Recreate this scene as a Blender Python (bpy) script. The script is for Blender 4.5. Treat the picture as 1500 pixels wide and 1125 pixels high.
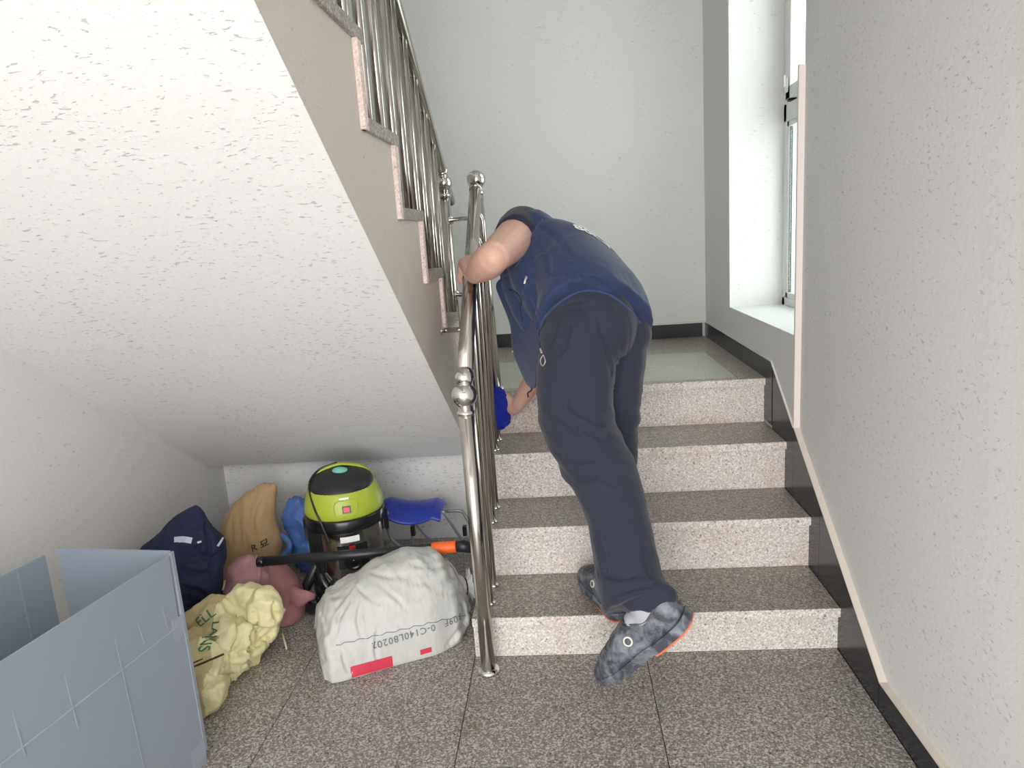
import bpy, bmesh, math, random
from mathutils import Vector, Matrix, noise
from mathutils.bvhtree import BVHTree

for o in list(bpy.data.objects): bpy.data.objects.remove(o, do_unlink=True)
S = bpy.context.scene
COL = S.collection
V = Vector

# ------------------------------------------------------------------ camera
CR = V((0.9959979630784487, 0.06059419402563735, -0.06569932415150428))
CU = V((0.0518352116204541, 0.20720523576855857, 0.9769232831222514))
CF = V((-0.07280912291631976, 0.9764191384443872, -0.2032350798943843))
CC = V((-0.7641447595, -1.9688716213, 1.2581200166))
FPX = 1050.0
cam_d = bpy.data.cameras.new('camera')
cam_d.sensor_fit = 'HORIZONTAL'; cam_d.sensor_width = 36.0
cam_d.lens = FPX / 1500.0 * 36.0; cam_d.clip_start = 0.02
cam = bpy.data.objects.new('camera', cam_d); COL.objects.link(cam)
m = Matrix((( CR.x, CU.x, -CF.x, CC.x), (CR.y, CU.y, -CF.y, CC.y), (CR.z, CU.z, -CF.z, CC.z), (0, 0, 0, 1)))
cam.matrix_world = m
S.camera = cam

# ------------------------------------------------------------------ world, lights, exposure
W = bpy.data.worlds.new('world'); S.world = W; W.use_nodes = True
bgn = W.node_tree.nodes['Background']
bgn.inputs[0].default_value = (1.0, 0.99, 0.985, 1); bgn.inputs[1].default_value = 5.0
def area(name, loc, target, sx, sy, power, col=(1, 1, 1)):
    l = bpy.data.lights.new(name, 'AREA'); l.shape = 'RECTANGLE'; l.size = sx; l.size_y = sy
    l.energy = power; l.color = col
    o = bpy.data.objects.new(name, l); COL.objects.link(o); o.location = loc
    o.rotation_euler = (V(target) - V(loc)).to_track_quat('-Z', 'Y').to_euler()
    return o
# open entrance doorway behind the camera: the light fills the opening, just outside it
area('entrance_doorway_offscreen', (-1.05, -3.6, 1.25), (-1.05, 0, 1.2), 2.0, 2.4, 36, (1.0, 0.99, 0.985))
S.view_settings.view_transform = 'Standard'; S.view_settings.look = 'None'
S.view_settings.gamma = 1.0; S.view_settings.use_curve_mapping = False
S.view_settings.exposure = 0.0

# ------------------------------------------------------------------ helpers
def ray(u, v): return CF + CR * ((u - 750.0) / FPX) - CU * ((v - 562.5) / FPX)
def at(u, v, ax, val):
    w = ray(u, v); t = (val - CC[ax]) / w[ax]; return CC + w * t
def atY(u, v, y): return at(u, v, 1, y)
def atX(u, v, x): return at(u, v, 0, x)
def atZ(u, v, z): return at(u, v, 2, z)

def link(o, parent=None):
    COL.objects.link(o)
    if parent is not None: o.parent = parent
    return o
def empty(name, loc=(0, 0, 0)):
    o = bpy.data.objects.new(name, None); o.location = loc; o.empty_display_size = 0.05; COL.objects.link(o); return o
def obj(name, bm, mat=None, parent=None, smooth=False):
    """bm in world coordinates; parents are never rotated or scaled, only moved"""
    me = bpy.data.meshes.new(name)
    if isinstance(bm, bpy.types.Mesh): me = bm
    else:
        bmesh.ops.recalc_face_normals(bm, faces=bm.faces[:]); bm.to_mesh(me); bm.free()
    if smooth:
        for p in me.polygons: p.use_smooth = True
    if mat:
        me.materials.clear(); me.materials.append(mat)
    o = bpy.data.objects.new(name, me); COL.objects.link(o)
    if parent is not None:
        o.parent = parent
        off = V((0, 0, 0)); q = parent
        while q is not None: off += q.location; q = q.parent
        o.location = -off
    return o
def tag(o, label=None, cat=None, group=None, kind=None):
    if label: o['label'] = label
    if cat: o['category'] = cat
    if group: o['group'] = group
    if kind: o['kind'] = kind
    return o
def struct(o, label=None): return tag(o, label=label, kind='structure')

def box(bm, x0, x1, y0, y1, z0, z1, bev=0):
    vs = [bm.verts.new(p) for p in ((x0,y0,z0),(x1,y0,z0),(x1,y1,z0),(x0,y1,z0),(x0,y0,z1),(x1,y0,z1),(x1,y1,z1),(x0,y1,z1))]
    fs = [bm.faces.new([vs[i] for i in f]) for f in ((3,2,1,0),(4,5,6,7),(0,1,5,4),(1,2,6,5),(2,3,7,6),(3,0,4,7))]
    if bev:
        es = list({e for f in fs for e in f.edges})
        bmesh.ops.bevel(bm, geom=es, offset=bev, segments=1, affect='EDGES')
    return bm
def boxo(name, b, mat, parent=None, bev=0):
    return obj(name, box(bmesh.new(), *b, bev=bev), mat, parent)
def prism_x(bm, pts, x0, x1):
    """polygon in (y,z) extruded along x"""
    a = [bm.verts.new((x0, y, z)) for y, z in pts]; b = [bm.verts.new((x1, y, z)) for y, z in pts]
    bm.faces.new(a); bm.faces.new(b[::-1]); n = len(pts)
    for i in range(n): bm.faces.new((a[i], b[i], b[(i+1) % n], a[(i+1) % n]))
    return bm
def frames(pts, up0=None):
    pts = [V(p) for p in pts]; n = len(pts); T = []
    for i in range(n):
        a = pts[max(i-1, 0)]; b = pts[min(i+1, n-1)]; T.append((b-a).normalized())
    u = up0 if up0 is not None else (V((0,0,1)) if abs(T[0].z) < 0.9 else V((0,1,0)))
    u = V(u); out = []
    for t in T:
        u = (u - t * u.dot(t)).normalized(); out.append((t, u, t.cross(u)))
    return pts, out
def loft(bm, rings, cap=True, n=None):
    """rings: lists of equal point counts"""
    R_ = [[bm.verts.new(p) for p in r] for r in rings]; k = len(R_[0])
    for a, b in zip(R_[:-1], R_[1:]):
        for i in range(k): bm.faces.new((a[i], a[(i+1) % k], b[(i+1) % k], b[i]))
    if cap: bm.faces.new(R_[0][::-1]); bm.faces.new(R_[-1])
    return R_
def tube(bm, pts, rad, n=12, cap=True, up=None, flat=1.0):
    pts, fr = frames(pts, up); rings = []
    for i, (p, (t, u, w)) in enumerate(zip(pts, fr)):
        r = rad[i] if isinstance(rad, (list, tuple)) else rad
        ru, rw = (r if isinstance(r, tuple) else (r, r * flat))
        rings.append([p + u * (ru * math.cos(2*math.pi*k/n)) + w * (rw * math.sin(2*math.pi*k/n)) for k in range(n)])
    loft(bm, rings, cap); return bm
def lathe(bm, prof, base=(0,0,0), axis=(0,0,1), n=32):
    """prof: list of (r,h) along axis"""
    ax = V(axis).normalized(); u = ax.orthogonal().normalized(); w = ax.cross(u); base = V(base)
    rings = [[base + ax*h + u*(max(r, 1e-4)*math.cos(2*math.pi*k/n)) + w*(max(r, 1e-4)*math.sin(2*math.pi*k/n)) for k in range(n)] for r, h in prof]
    loft(bm, rings, True); return bm
def sphere(bm, c, r, seg=20, rings=14, scale=(1,1,1)):
    m_ = Matrix.Translation(V(c)) @ Matrix.Diagonal((scale[0], scale[1], scale[2], 1))
    bmesh.ops.create_uvsphere(bm, u_segments=seg, v_segments=rings, radius=r, matrix=m_); return bm
def curve_pts(ctrl, per=8):
    """Catmull-Rom through control points"""
    c = [V(p) for p in ctrl]; c = [c[0]*2 - c[1]] + c + [c[-1]*2 - c[-2]]; out = []
    for i in range(1, len(c)-2):
        for k in range(per):
            t = k / per; p0, p1, p2, p3 = c[i-1:i+3]
            out.append(0.5*((2*p1) + (p2-p0)*t + (2*p0-5*p1+4*p2-p3)*t*t + (3*p1-p0-3*p2+p3)*t**3))
    out.append(c[-2]); return out
def mesh_from(bm):
    me = bpy.data.meshes.new('tmp'); bmesh.ops.recalc_face_normals(bm, faces=bm.faces[:]); bm.to_mesh(me); bm.free(); return me
def fuse(bm, voxel, smooth=6, sub=0, fac=0.5):
    """one continuous skin over overlapping closed shapes"""
    me = mesh_from(bm); o = bpy.data.objects.new('tmp', me); COL.objects.link(o)
    r = o.modifiers.new('r', 'REMESH'); r.mode = 'VOXEL'; r.voxel_size = voxel
    if smooth:
        s = o.modifiers.new('s', 'SMOOTH'); s.factor = fac; s.iterations = smooth
    if sub:
        s = o.modifiers.new('u', 'SUBSURF'); s.levels = sub
    dg = bpy.context.evaluated_depsgraph_get(); dg.update()
    res = bpy.data.meshes.new_from_object(o.evaluated_get(dg))
    bpy.data.objects.remove(o); bpy.data.meshes.remove(me)
    return res
def displace(me, fn):
    """fn(co, normal) -> offset along normal"""
    ns = [v.normal.copy() for v in me.vertices]
    for v, nn in zip(me.vertices, ns): v.co = v.co + nn * fn(v.co.copy(), nn)
    me.update(); return me
def ridged(p, seed=0):
    return 1.0 - 2.0 * abs(noise.noise(p + V((seed*7.3, seed*3.1, seed*5.7))))
def bvh_of(o):
    me = o.data; off = V((0,0,0)); q = o
    while q is not None: off += q.location; q = q.parent
    return BVHTree.FromPolygons([v.co + off for v in me.vertices], [tuple(p.vertices) for p in me.polygons])
_font = None
def text_mesh(body, size, bold=0.0, spacing=1.0, res=2):
    cu = bpy.data.curves.new('t', 'FONT'); cu.body = body; cu.size = size; cu.align_x = 'CENTER'; cu.align_y = 'CENTER'
    cu.resolution_u = res; cu.offset = bold; cu.space_character = spacing
    o = bpy.data.objects.new('t', cu); COL.objects.link(o)
    dg = bpy.context.evaluated_depsgraph_get(); dg.update()
    me = bpy.data.meshes.new_from_object(o.evaluated_get(dg)); bpy.data.objects.remove(o)
    return me
def print_on(name, me, bvh, origin, right, up, mat, parent, lift=0.0012, sub=1, reach=0.5):
    """flat print wrapped on a surface: cast each vertex along -normal of the print plane"""
    right = V(right).normalized(); up = V(up); up = (up - right*up.dot(right)).normalized(); nrm = right.cross(up)
    bm = bmesh.new(); bm.from_mesh(me); bmesh.ops.triangulate(bm, faces=bm.faces[:])
    if sub: bmesh.ops.subdivide_edges(bm, edges=bm.edges[:], cuts=sub, use_grid_fill=True)
    for v in bm.verts:
        p = V(origin) + right*v.co.x + up*v.co.y
        h = bvh.ray_cast(p + nrm*reach*0.5, -nrm, reach)
        if h[0] is not None: v.co = h[0] + (h[1] if h[1].dot(nrm) > 0 else -h[1]) * lift
        else: v.co = p
    o = obj(name, bm, mat, parent); return o

def pxl(p):
    d_ = p - CC; w = d_.dot(CF); return 750 + FPX*d_.dot(CR)/w, 562.5 - FPX*d_.dot(CU)/w
def creases(me, lines, depth=0.006, width=4.5):
    """soft folds pressed into the cloth along polylines"""
    segs = []
    for ln in lines:
        c = curve_pts([V((u, v, 0)) for u, v in ln], 5); n = len(c)
        for i in range(n-1): segs.append((c[i].x, c[i].y, c[i+1].x, c[i+1].y, math.sin(math.pi*(i+0.5)/(n-1))**0.5))
    ns = [v.normal.copy() for v in me.vertices]
    for v, nn in zip(me.vertices, ns):
        vd = (CC - v.co).normalized()
        if nn.dot(vd) < 0.05: continue
        u, w = pxl(v.co); off = 0.0
        for x0, y0, x1, y1, k in segs:
            if min(x0, x1)-16 > u or max(x0, x1)+16 < u or min(y0, y1)-16 > w or max(y0, y1)+16 < w: continue
            dx, dy = x1-x0, y1-y0; L = math.hypot(dx, dy) + 1e-6; t_ = max(0, min(1, ((u-x0)*dx+(w-y0)*dy)/(L*L)))
            px_, py_ = u-(x0+dx*t_), w-(y0+dy*t_); d2 = math.hypot(px_, py_); sd = math.copysign(1, dx*py_-dy*px_)
            o_ = k*(-depth*math.exp(-(d2/width)**2) + 0.55*depth*math.exp(-((d2-width*1.7)/(width*0.9))**2)*(1 if sd > 0 else 0.4))
            if abs(o_) > abs(off): off = o_
        v.co = v.co + nn*off
    me.update()
def seam(bvh, px, r, mat, name, par, lift=0.0005):
    pts = []
    for c in curve_pts([V((u, v, 0)) for u, v in px], 7):
        h_ = bvh.ray_cast(CC, ray(c.x, c.y).normalized())
        if h_[0] is not None and (not pts or (h_[0]-pts[-1]).length < 0.09): pts.append(h_[0] + h_[1]*lift)
    if len(pts) > 2: return obj(name, tube(bmesh.new(), pts, r, 6), M[mat], par, True)

# ------------------------------------------------------------------ materials
class NT:
    def __init__(s, name):
        s.m = bpy.data.materials.new(name); s.m.use_nodes = True; s.t = s.m.node_tree; s.n = s.t.nodes
        s.b = s.n['Principled BSDF']
    def add(s, ty, **kw):
        q = s.n.new(ty)
        for k, v in kw.items(): setattr(q, k, v)
        return q
    def ln(s, a, b): s.t.links.new(a, b)
    def pos(s, scale=(1,1,1), rot=(0,0,0)):
        g = s.add('ShaderNodeNewGeometry'); mp = s.add('ShaderNodeMapping')
        mp.inputs['Scale'].default_value = scale; mp.inputs['Rotation'].default_value = rot
        s.ln(g.outputs['Position'], mp.inputs['Vector']); return mp.outputs[0]
    def noise(s, vec, scale, detail=2, rough=0.5, dist=0):
        q = s.add('ShaderNodeTexNoise'); q.inputs['Scale'].default_value = scale; q.inputs['Detail'].default_value = detail
        q.inputs['Roughness'].default_value = rough; q.inputs['Distortion'].default_value = dist
        s.ln(vec, q.inputs['Vector']); return q.outputs['Fac']
    def ramp(s, fac, stops, interp='LINEAR'):
        q = s.add('ShaderNodeValToRGB'); q.color_ramp.interpolation = interp; el = q.color_ramp.elements
        while len(el) < len(stops): el.new(0.5)
        for e, (p, c) in zip(el, stops):
            e.position = p; e.color = (c, c, c, 1) if isinstance(c, (int, float)) else (*c, 1)
        s.ln(fac, q.inputs[0]); return q.outputs[0]
    def mix(s, fac, a, b, mode='MIX'):
        q = s.add('ShaderNodeMix', data_type='RGBA', blend_type=mode)
        for i, x in ((0, fac), (6, a), (7, b)):
            if isinstance(x, bpy.types.NodeSocket): s.ln(x, q.inputs[i])
            elif i == 0: q.inputs[0].default_value = x
            else: q.inputs[i].default_value = (*x, 1)
        return q.outputs[2]
    def bump(s, h, strength=0.3, dist=0.002):
        q = s.add('ShaderNodeBump'); q.inputs['Strength'].default_value = strength; q.inputs['Distance'].default_value = dist
        s.ln(h, q.inputs['Height']); s.ln(q.outputs[0], s.b.inputs['Normal']); return q
    def set(s, **kw):
        for k, v in kw.items():
            k = k.replace('_', ' ')
            i = s.b.inputs[k]
            if isinstance(v, bpy.types.NodeSocket): s.ln(v, i)
            elif isinstance(v, tuple) and len(v) == 3: i.default_value = (*v, 1) if len(i.default_value) == 4 else v
            else: i.default_value = v
        return s
def srgb(r, g, b):
    f = lambda c: (c/255/12.92) if c/255 <= 0.04045 else ((c/255+0.055)/1.055)**2.4
    return (f(r), f(g), f(b))
def plain(name, col, rough=0.5, metal=0.0, bumpy=0, bscale=200, var=0.0, **kw):
    t = NT(name); t.set(Base_Color=col, Roughness=rough, Metallic=metal)
    if var:
        f = t.noise(t.pos(), bscale*0.12, 3)
        t.set(Base_Color=t.mix(f, tuple(c*(1-var) for c in col), tuple(min(1, c*(1+var)) for c in col)))
    if bumpy: t.bump(t.noise(t.pos(), bscale, 3), bumpy, 0.002)
    for k, v in kw.items(): t.set(**{k: v})
    return t.m
def plaster(name, col, pit=0.5, pitmin=0.63, rough=0.75, blot=0.05, rot=(0, 0, 0), sc=(1, 1, 2.6)):
    """painted textured plaster with short dark pits"""
    t = NT(name); p = t.pos(sc, rot)
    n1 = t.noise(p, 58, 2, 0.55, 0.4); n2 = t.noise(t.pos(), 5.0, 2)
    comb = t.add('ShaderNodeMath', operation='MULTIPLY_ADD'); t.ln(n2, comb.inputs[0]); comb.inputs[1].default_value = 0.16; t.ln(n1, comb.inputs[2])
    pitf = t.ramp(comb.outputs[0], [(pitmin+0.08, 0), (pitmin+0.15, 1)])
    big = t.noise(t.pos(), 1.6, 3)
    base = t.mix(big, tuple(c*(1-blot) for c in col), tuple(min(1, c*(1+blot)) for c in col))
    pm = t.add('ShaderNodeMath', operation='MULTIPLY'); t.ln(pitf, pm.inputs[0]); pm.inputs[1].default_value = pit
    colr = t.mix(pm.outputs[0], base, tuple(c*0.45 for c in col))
    t.set(Base_Color=colr, Roughness=rough)
    hh = t.add('ShaderNodeMath', operation='MULTIPLY_ADD'); t.ln(pitf, hh.inputs[0]); hh.inputs[1].default_value = -1.2
    t.ln(t.noise(t.pos(), 60, 4), hh.inputs[2]); t.bump(hh.outputs[0], 0.35, 0.003)
    return t.m
def granite(name, light, mid, dark, rough=0.35, scale=1.0, flamed=0.0, tint=None):
    t = NT(name); p = t.pos()
    v = t.add('ShaderNodeTexVoronoi'); v.inputs['Scale'].default_value = 240*scale; t.ln(p, v.inputs['Vector'])
    sep = t.add('ShaderNodeSeparateColor'); t.ln(v.outputs['Color'], sep.inputs[0])
    n = t.noise(p, 140*scale, 3, 0.6)
    ad = t.add('ShaderNodeMath', operation='MULTIPLY_ADD'); t.ln(sep.outputs[0], ad.inputs[0]); ad.inputs[1].default_value = 0.55
    t.ln(n, ad.inputs[2])
    c = t.ramp(ad.outputs[0], [(0.42, dark), (0.56, mid), (0.80, mid), (0.98, light)])
    lo = t.noise(p, 2.2, 3)
    c = t.mix(0.5, c, t.ramp(lo, [(0.3, 0.42), (0.7, 0.58)]), 'OVERLAY')
    if tint:
        pk = t.ramp(t.noise(p, 4.5, 2), [(0.52, 0), (0.72, 1)])
        c = t.mix(pk, c, t.mix(0.55, c, tint, 'MULTIPLY'))
    t.set(Base_Color=c, Roughness=rough)
    t.bump(ad.outputs[0], 0.12 + flamed, 0.0015)
    return t.m
M = {}
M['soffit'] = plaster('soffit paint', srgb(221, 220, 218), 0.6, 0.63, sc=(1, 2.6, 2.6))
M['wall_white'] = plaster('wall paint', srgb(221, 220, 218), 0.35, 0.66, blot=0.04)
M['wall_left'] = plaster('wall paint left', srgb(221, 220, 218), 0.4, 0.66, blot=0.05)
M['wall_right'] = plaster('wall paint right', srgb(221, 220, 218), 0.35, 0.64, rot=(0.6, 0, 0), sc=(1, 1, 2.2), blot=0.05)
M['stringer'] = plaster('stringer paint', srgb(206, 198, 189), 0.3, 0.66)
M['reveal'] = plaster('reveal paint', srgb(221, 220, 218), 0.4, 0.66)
M['sill'] = plain('sill paint', srgb(221, 220, 218), 0.45, bumpy=0.1, bscale=60, var=0.04)
M['floor_granite'] = granite('floor granite', srgb(192, 186, 178), srgb(128, 122, 116), srgb(52, 48, 46), 0.42, 1.0, tint=srgb(220, 195, 185))
M['tread_granite'] = granite('tread granite', srgb(192, 184, 174), srgb(138, 130, 121), srgb(70, 64, 60), 0.33, 1.0)
M['riser_granite'] = granite('riser granite', srgb(236, 231, 224), srgb(204, 198, 190), srgb(128, 118, 112), 0.6, 1.0, 0.1, tint=srgb(240, 215, 208))
M['end_granite'] = granite('cut granite end', srgb(245, 228, 220), srgb(226, 208, 200), srgb(165, 145, 138), 0.75, 1.0, 0.3)
M['landing_tile'] = granite('landing tile', srgb(190, 190, 178), srgb(170, 170, 158), srgb(140, 138, 128), 0.3, 1.2)
M['grout'] = plain('grout', srgb(70, 66, 62), 0.9)
M['black_granite'] = plain('black polished granite', srgb(33, 35, 43), 0.2, var=0.12, bscale=300)
M['skirt_cap'] = plain('mortar cap', srgb(212, 204, 192), 0.7, bumpy=0.3, bscale=120, var=0.06)
M['caulk'] = plain('caulk', srgb(225, 222, 214), 0.7)
M['upvc'] = plain('white window plastic', srgb(226, 228, 226), 0.35)
M['gasket'] = plain('window gasket', srgb(70, 74, 74), 0.5)
M['guard'] = plain('corner guard', srgb(228, 218, 211), 0.5)
t = NT('steel'); t.set(Base_Color=srgb(200, 194, 187), Metallic=1.0, Roughness=0.17); M['steel'] = t.m
M['chrome'] = plain('polished steel', srgb(222, 219, 214), 0.06, 1.0)
t = NT('window glass'); gl = t.add('ShaderNodeBsdfGlossy'); gl.inputs['Roughness'].default_value = 0.05
tr = t.add('ShaderNodeBsdfTransparent'); tr.inputs[0].default_value = (0.90, 0.965, 0.95, 1); mx = t.add('ShaderNodeMixShader'); mx.inputs[0].default_value = 0.10
t.ln(tr.outputs[0], mx.inputs[1]); t.ln(gl.outputs[0], mx.inputs[2]); t.ln(mx.outputs[0], t.n['Material Output'].inputs[0]); M['glass'] = t.m
# ------------------------------------------------------------------ dimensions of the stairwell (metres)
SW, TD, NO, H1, HR = 1.0781, 0.257, 0.0164, 0.1382, 0.17504
ZL = H1 + 3*HR                      # landing level
YB = 3*TD + 1.1167                  # back wall
XL, XS = -2.25, -1.15               # left wall, side of the upper flight
YF, ZC = -3.4, 3.35

# floor with single granite tiles
fl = struct(boxo('floor', (-2.6, 0.6, YF-0.3, 0.95, -0.14, -0.003), M['grout']), 'speckled grey granite floor at the foot of the stairs')
xs = [XL, -2.12, -1.6, -1.08, -0.563, 0.0]; ys = [0.9, 0.575, 0.055, -0.466, -0.985, -1.505, -2.025, -2.545, -3.065, YF]
for i in range(5):
    for j in range(len(ys)-1):
        y1, y0 = ys[j], ys[j+1]
        if xs[i] >= -1.09:
            if y0 >= 0.0: continue
            y1 = min(y1, 0.0)
        boxo('tile', (xs[i]+0.0012, xs[i+1]-0.0012, y0+0.0012, y1-0.0012, -0.02, 0.0), M['floor_granite'], fl, bev=0.0008)

# lower flight
lf = struct(empty('lower_stair_flight', (-0.54, 0.3, 0)), 'short granite stair flight of four steps up to the landing')
core = bmesh.new()
prism_x(core, [(0.02, 0), (0.02, H1-0.028), (TD+0.02, H1-0.028), (TD+0.02, H1+HR-0.028), (2*TD+0.02, H1+HR-0.028), (2*TD+0.02, H1+2*HR-0.028), (3*TD+0.02, H1+2*HR-0.028), (3*TD+0.02, 0)], -SW+0.004, -0.001)
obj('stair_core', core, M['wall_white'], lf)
for k in range(4):
    z0 = 0 if k == 0 else H1 + (k-1)*HR
    z1 = H1 + k*HR
    boxo('riser', (-SW, 0, k*TD, k*TD+0.02, z0, z1-0.028), M['riser_granite'], lf)
    y1 = (k+1)*TD if k < 3 else 3*TD + 0.285
    if k < 3:
        boxo('tread', (-SW, 0, k*TD-NO, y1, z1-0.028, z1), M['tread_granite'], lf, bev=0.002)
        # the front edge of each slab is rough cut, paler than its top
        boxo('nosing', (-SW, 0, k*TD-NO-0.0012, k*TD-NO, z1-0.0275, z1-0.0008), M['riser_granite'], lf)

# landing
la = struct(boxo('floor_landing', (XL, 0.35, 0.79, YB+0.15, ZL-0.2, ZL-0.026), M['grout']), 'granite landing floor below the window')
def ltile(x0, x1, y0, y1, mat): boxo('tile', (x0+0.001, x1-0.001, y0+0.001, y1-0.001, ZL-0.026, ZL), M[mat], la, bev=0.0008)
ysl = 3*TD-NO
boxo('nosing', (-SW, 0, ysl-0.0012, ysl, ZL-0.0275, ZL-0.0008), M['riser_granite'], la)
for x0, x1 in ((-0.099, 0.0),): 
    ltile(x0, x1, ysl, 1.403, 'tread_granite')
for x0, x1 in ((-2.25, -1.68), (-1.68, -1.12), (-1.12, -0.56), (-0.56, 0.0)): ltile(x0, x1, 1.403, YB, 'tread_granite')
for x0, x1 in ((-1.078, -0.6), (-0.6, -0.099)):
    ltile(x0, x1, ysl, ysl+0.045, 'tread_granite'); ltile(x0, x1, ysl+0.045, 1.075, 'landing_tile'); ltile(x0, x1, 1.075, 1.403, 'landing_tile')
for x0, x1 in ((-2.25, -1.68), (-1.68, -1.078)): ltile(x0, x1, 0.905, 1.403, 'landing_tile')
boxo('landing_edge', (-1.15, -1.078, 3*TD+0.02, 0.905, ZL-0.12, ZL-0.001), M['tread_granite'], la)

# upper flight: rises towards the camera on the left
uf = struct(empty('upper_stair_flight', (-1.7, 0.5, 0.66)), 'upper stair flight with white soffit and stepped granite edge')
NK = 11
Yk = [0.8725] + [0.607 - 0.2655*(k-1) for k in range(1, NK+1)]
Zk = [ZL] + [0.818 + 0.175*(k-1) for k in range(1, NK+2)]
sof = lambda y: 0.593 - 0.6856*(y - 0.499)
pts = [(0.904, 0.407), (0.77, 0.407), (Yk[NK]-0.1, sof(Yk[NK]-0.1)), (Yk[NK]-0.1, Zk[NK]-0.03)]
for k in range(NK, 0, -1):
    pts += [(Yk[k-1], Zk[k]-0.03)] + ([(Yk[k-1], Zk[k-1]-0.03)] if k > 1 else [])
pts += [(Yk[0], ZL-0.03), (0.904, ZL-0.03)]
bm = prism_x(bmesh.new(), pts, XL, XS)
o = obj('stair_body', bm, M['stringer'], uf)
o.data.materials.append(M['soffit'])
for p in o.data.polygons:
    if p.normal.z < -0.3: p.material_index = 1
for k in range(1, NK+1):
    boxo('tread', (XL, XS+0.008, Yk[k]+0.004, Yk[k-1]+0.06, Zk[k]-0.03, Zk[k]), M['tread_granite'], uf, bev=0.0015)
for k in range(0, NK):
    boxo('riser', (XL, XS+0.011, Yk[k], Yk[k]+0.03, Zk[k]-(0.03 if k else 0), Zk[k+1]-0.03), M['end_granite'], uf, bev=0.0015)

# walls
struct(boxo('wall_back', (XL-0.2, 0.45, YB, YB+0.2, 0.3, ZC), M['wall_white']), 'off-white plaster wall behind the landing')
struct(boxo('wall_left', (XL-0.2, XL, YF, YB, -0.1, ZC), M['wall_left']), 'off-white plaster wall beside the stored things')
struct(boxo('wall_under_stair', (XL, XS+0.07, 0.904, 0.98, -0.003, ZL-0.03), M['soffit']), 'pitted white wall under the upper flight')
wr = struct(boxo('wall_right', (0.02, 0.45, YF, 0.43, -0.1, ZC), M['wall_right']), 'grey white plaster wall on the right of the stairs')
wf = struct(empty('wall_window', (0.2, 1.1, 0)), 'plaster wall with a deep window recess over the landing')
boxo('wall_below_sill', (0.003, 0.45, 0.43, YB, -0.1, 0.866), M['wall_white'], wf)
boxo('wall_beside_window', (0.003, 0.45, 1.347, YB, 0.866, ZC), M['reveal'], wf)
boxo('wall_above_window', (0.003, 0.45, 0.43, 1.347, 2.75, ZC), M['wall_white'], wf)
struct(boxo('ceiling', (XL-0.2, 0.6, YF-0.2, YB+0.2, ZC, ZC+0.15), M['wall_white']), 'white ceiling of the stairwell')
wn = struct(empty('wall_entrance', (-1, YF, 0)), 'wall with the open entrance doorway')
for b in ((XL, -2.1, YF-0.15, YF, 0, ZC), (0.0, 0.02, YF-0.15, YF, 0, ZC), (-2.1, 0.0, YF-0.15, YF, 2.5, ZC)): boxo('wall_piece', b, M['wall_white'], wn)

# skirting of black polished granite
bb = struct(empty('baseboard_back', (-1, YB, ZL)), 'black granite skirting along the back wall')
SH = 0.074
for x0, x1 in ((-2.25, -1.5), (-1.5, -0.75), (-0.75, -0.018)):
    boxo('skirting_panel', (x0+0.0008, x1-0.0008, YB-0.018, YB, ZL, ZL+SH), M['black_granite'], bb)
boxo('caulk_line', (-2.25, -0.0, YB-0.019, YB, ZL+SH, ZL+SH+0.006), M['caulk'], bb)
br = struct(empty('baseboard_right', (0.01, 0.3, 0)), 'black granite skirting stepping up along the stairs')
def sk(pts, x0=0.0, x1=0.02, mat='black_granite', name='skirting_panel'): obj(name, prism_x(bmesh.new(), pts, x0, x1), M[mat], br)
slope = (0.7536-0.0719)/(0.7154+0.2748)
yk = -0.2748 + (ZL+SH-0.0719)/slope           # kink on the landing
sk([(yk-0.02, 0.5), (YB, 0.5), (YB, ZL+SH), (yk, ZL+SH), (yk-0.02, ZL+SH-0.02*slope)], -0.002, 0.018)
def zt(y): return 0.0719 + slope*(y+0.2748)
cuts = [-0.2748, 0.165, 0.425, yk-0.0215]
for a, b in zip(cuts[:-1], cuts[1:]):
    sk([(a+0.001, -0.002), (b-0.001, -0.002), (b-0.001, zt(b)), (a+0.001, zt(a))], 0.0, 0.019)
for y1 in (-0.2762, -0.90, -1.5, -2.1, -2.7):
    sk([(y1-0.0008, -0.002), (y1-0.60, -0.002), (y1-0.60, 0.0719), (y1-0.0008, 0.0719)], 0.0, 0.019)
boxo('grout_joint', (0.002, 0.019, -0.2764, -0.2746, 0.0, 0.0715), M['skirt_cap'], br)
sk([(-3.3, 0.0719), (-0.2748, 0.0719), (0.43, zt(0.43)), (0.43, zt(0.43)+0.004), (-0.2765, 0.0755), (-3.3, 0.0755)], 0.0004, 0.0203, 'skirt_cap', 'mortar_cap')
sk([(0.43, zt(0.43)), (yk, ZL+SH), (YB, ZL+SH), (YB, ZL+SH+0.005), (yk-0.003, ZL+SH+0.005), (0.43, zt(0.43)+0.006)], -0.0022, 0.0035, 'caulk', 'caulk_line')

# corner guard at the end of the near wall
struct(boxo('trim_1', (0.0, 0.0225, 0.4235, 0.437, zt(0.43), 1.71), M['guard'], bev=0.0015), 'narrow pale corner strip beside the window')

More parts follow.
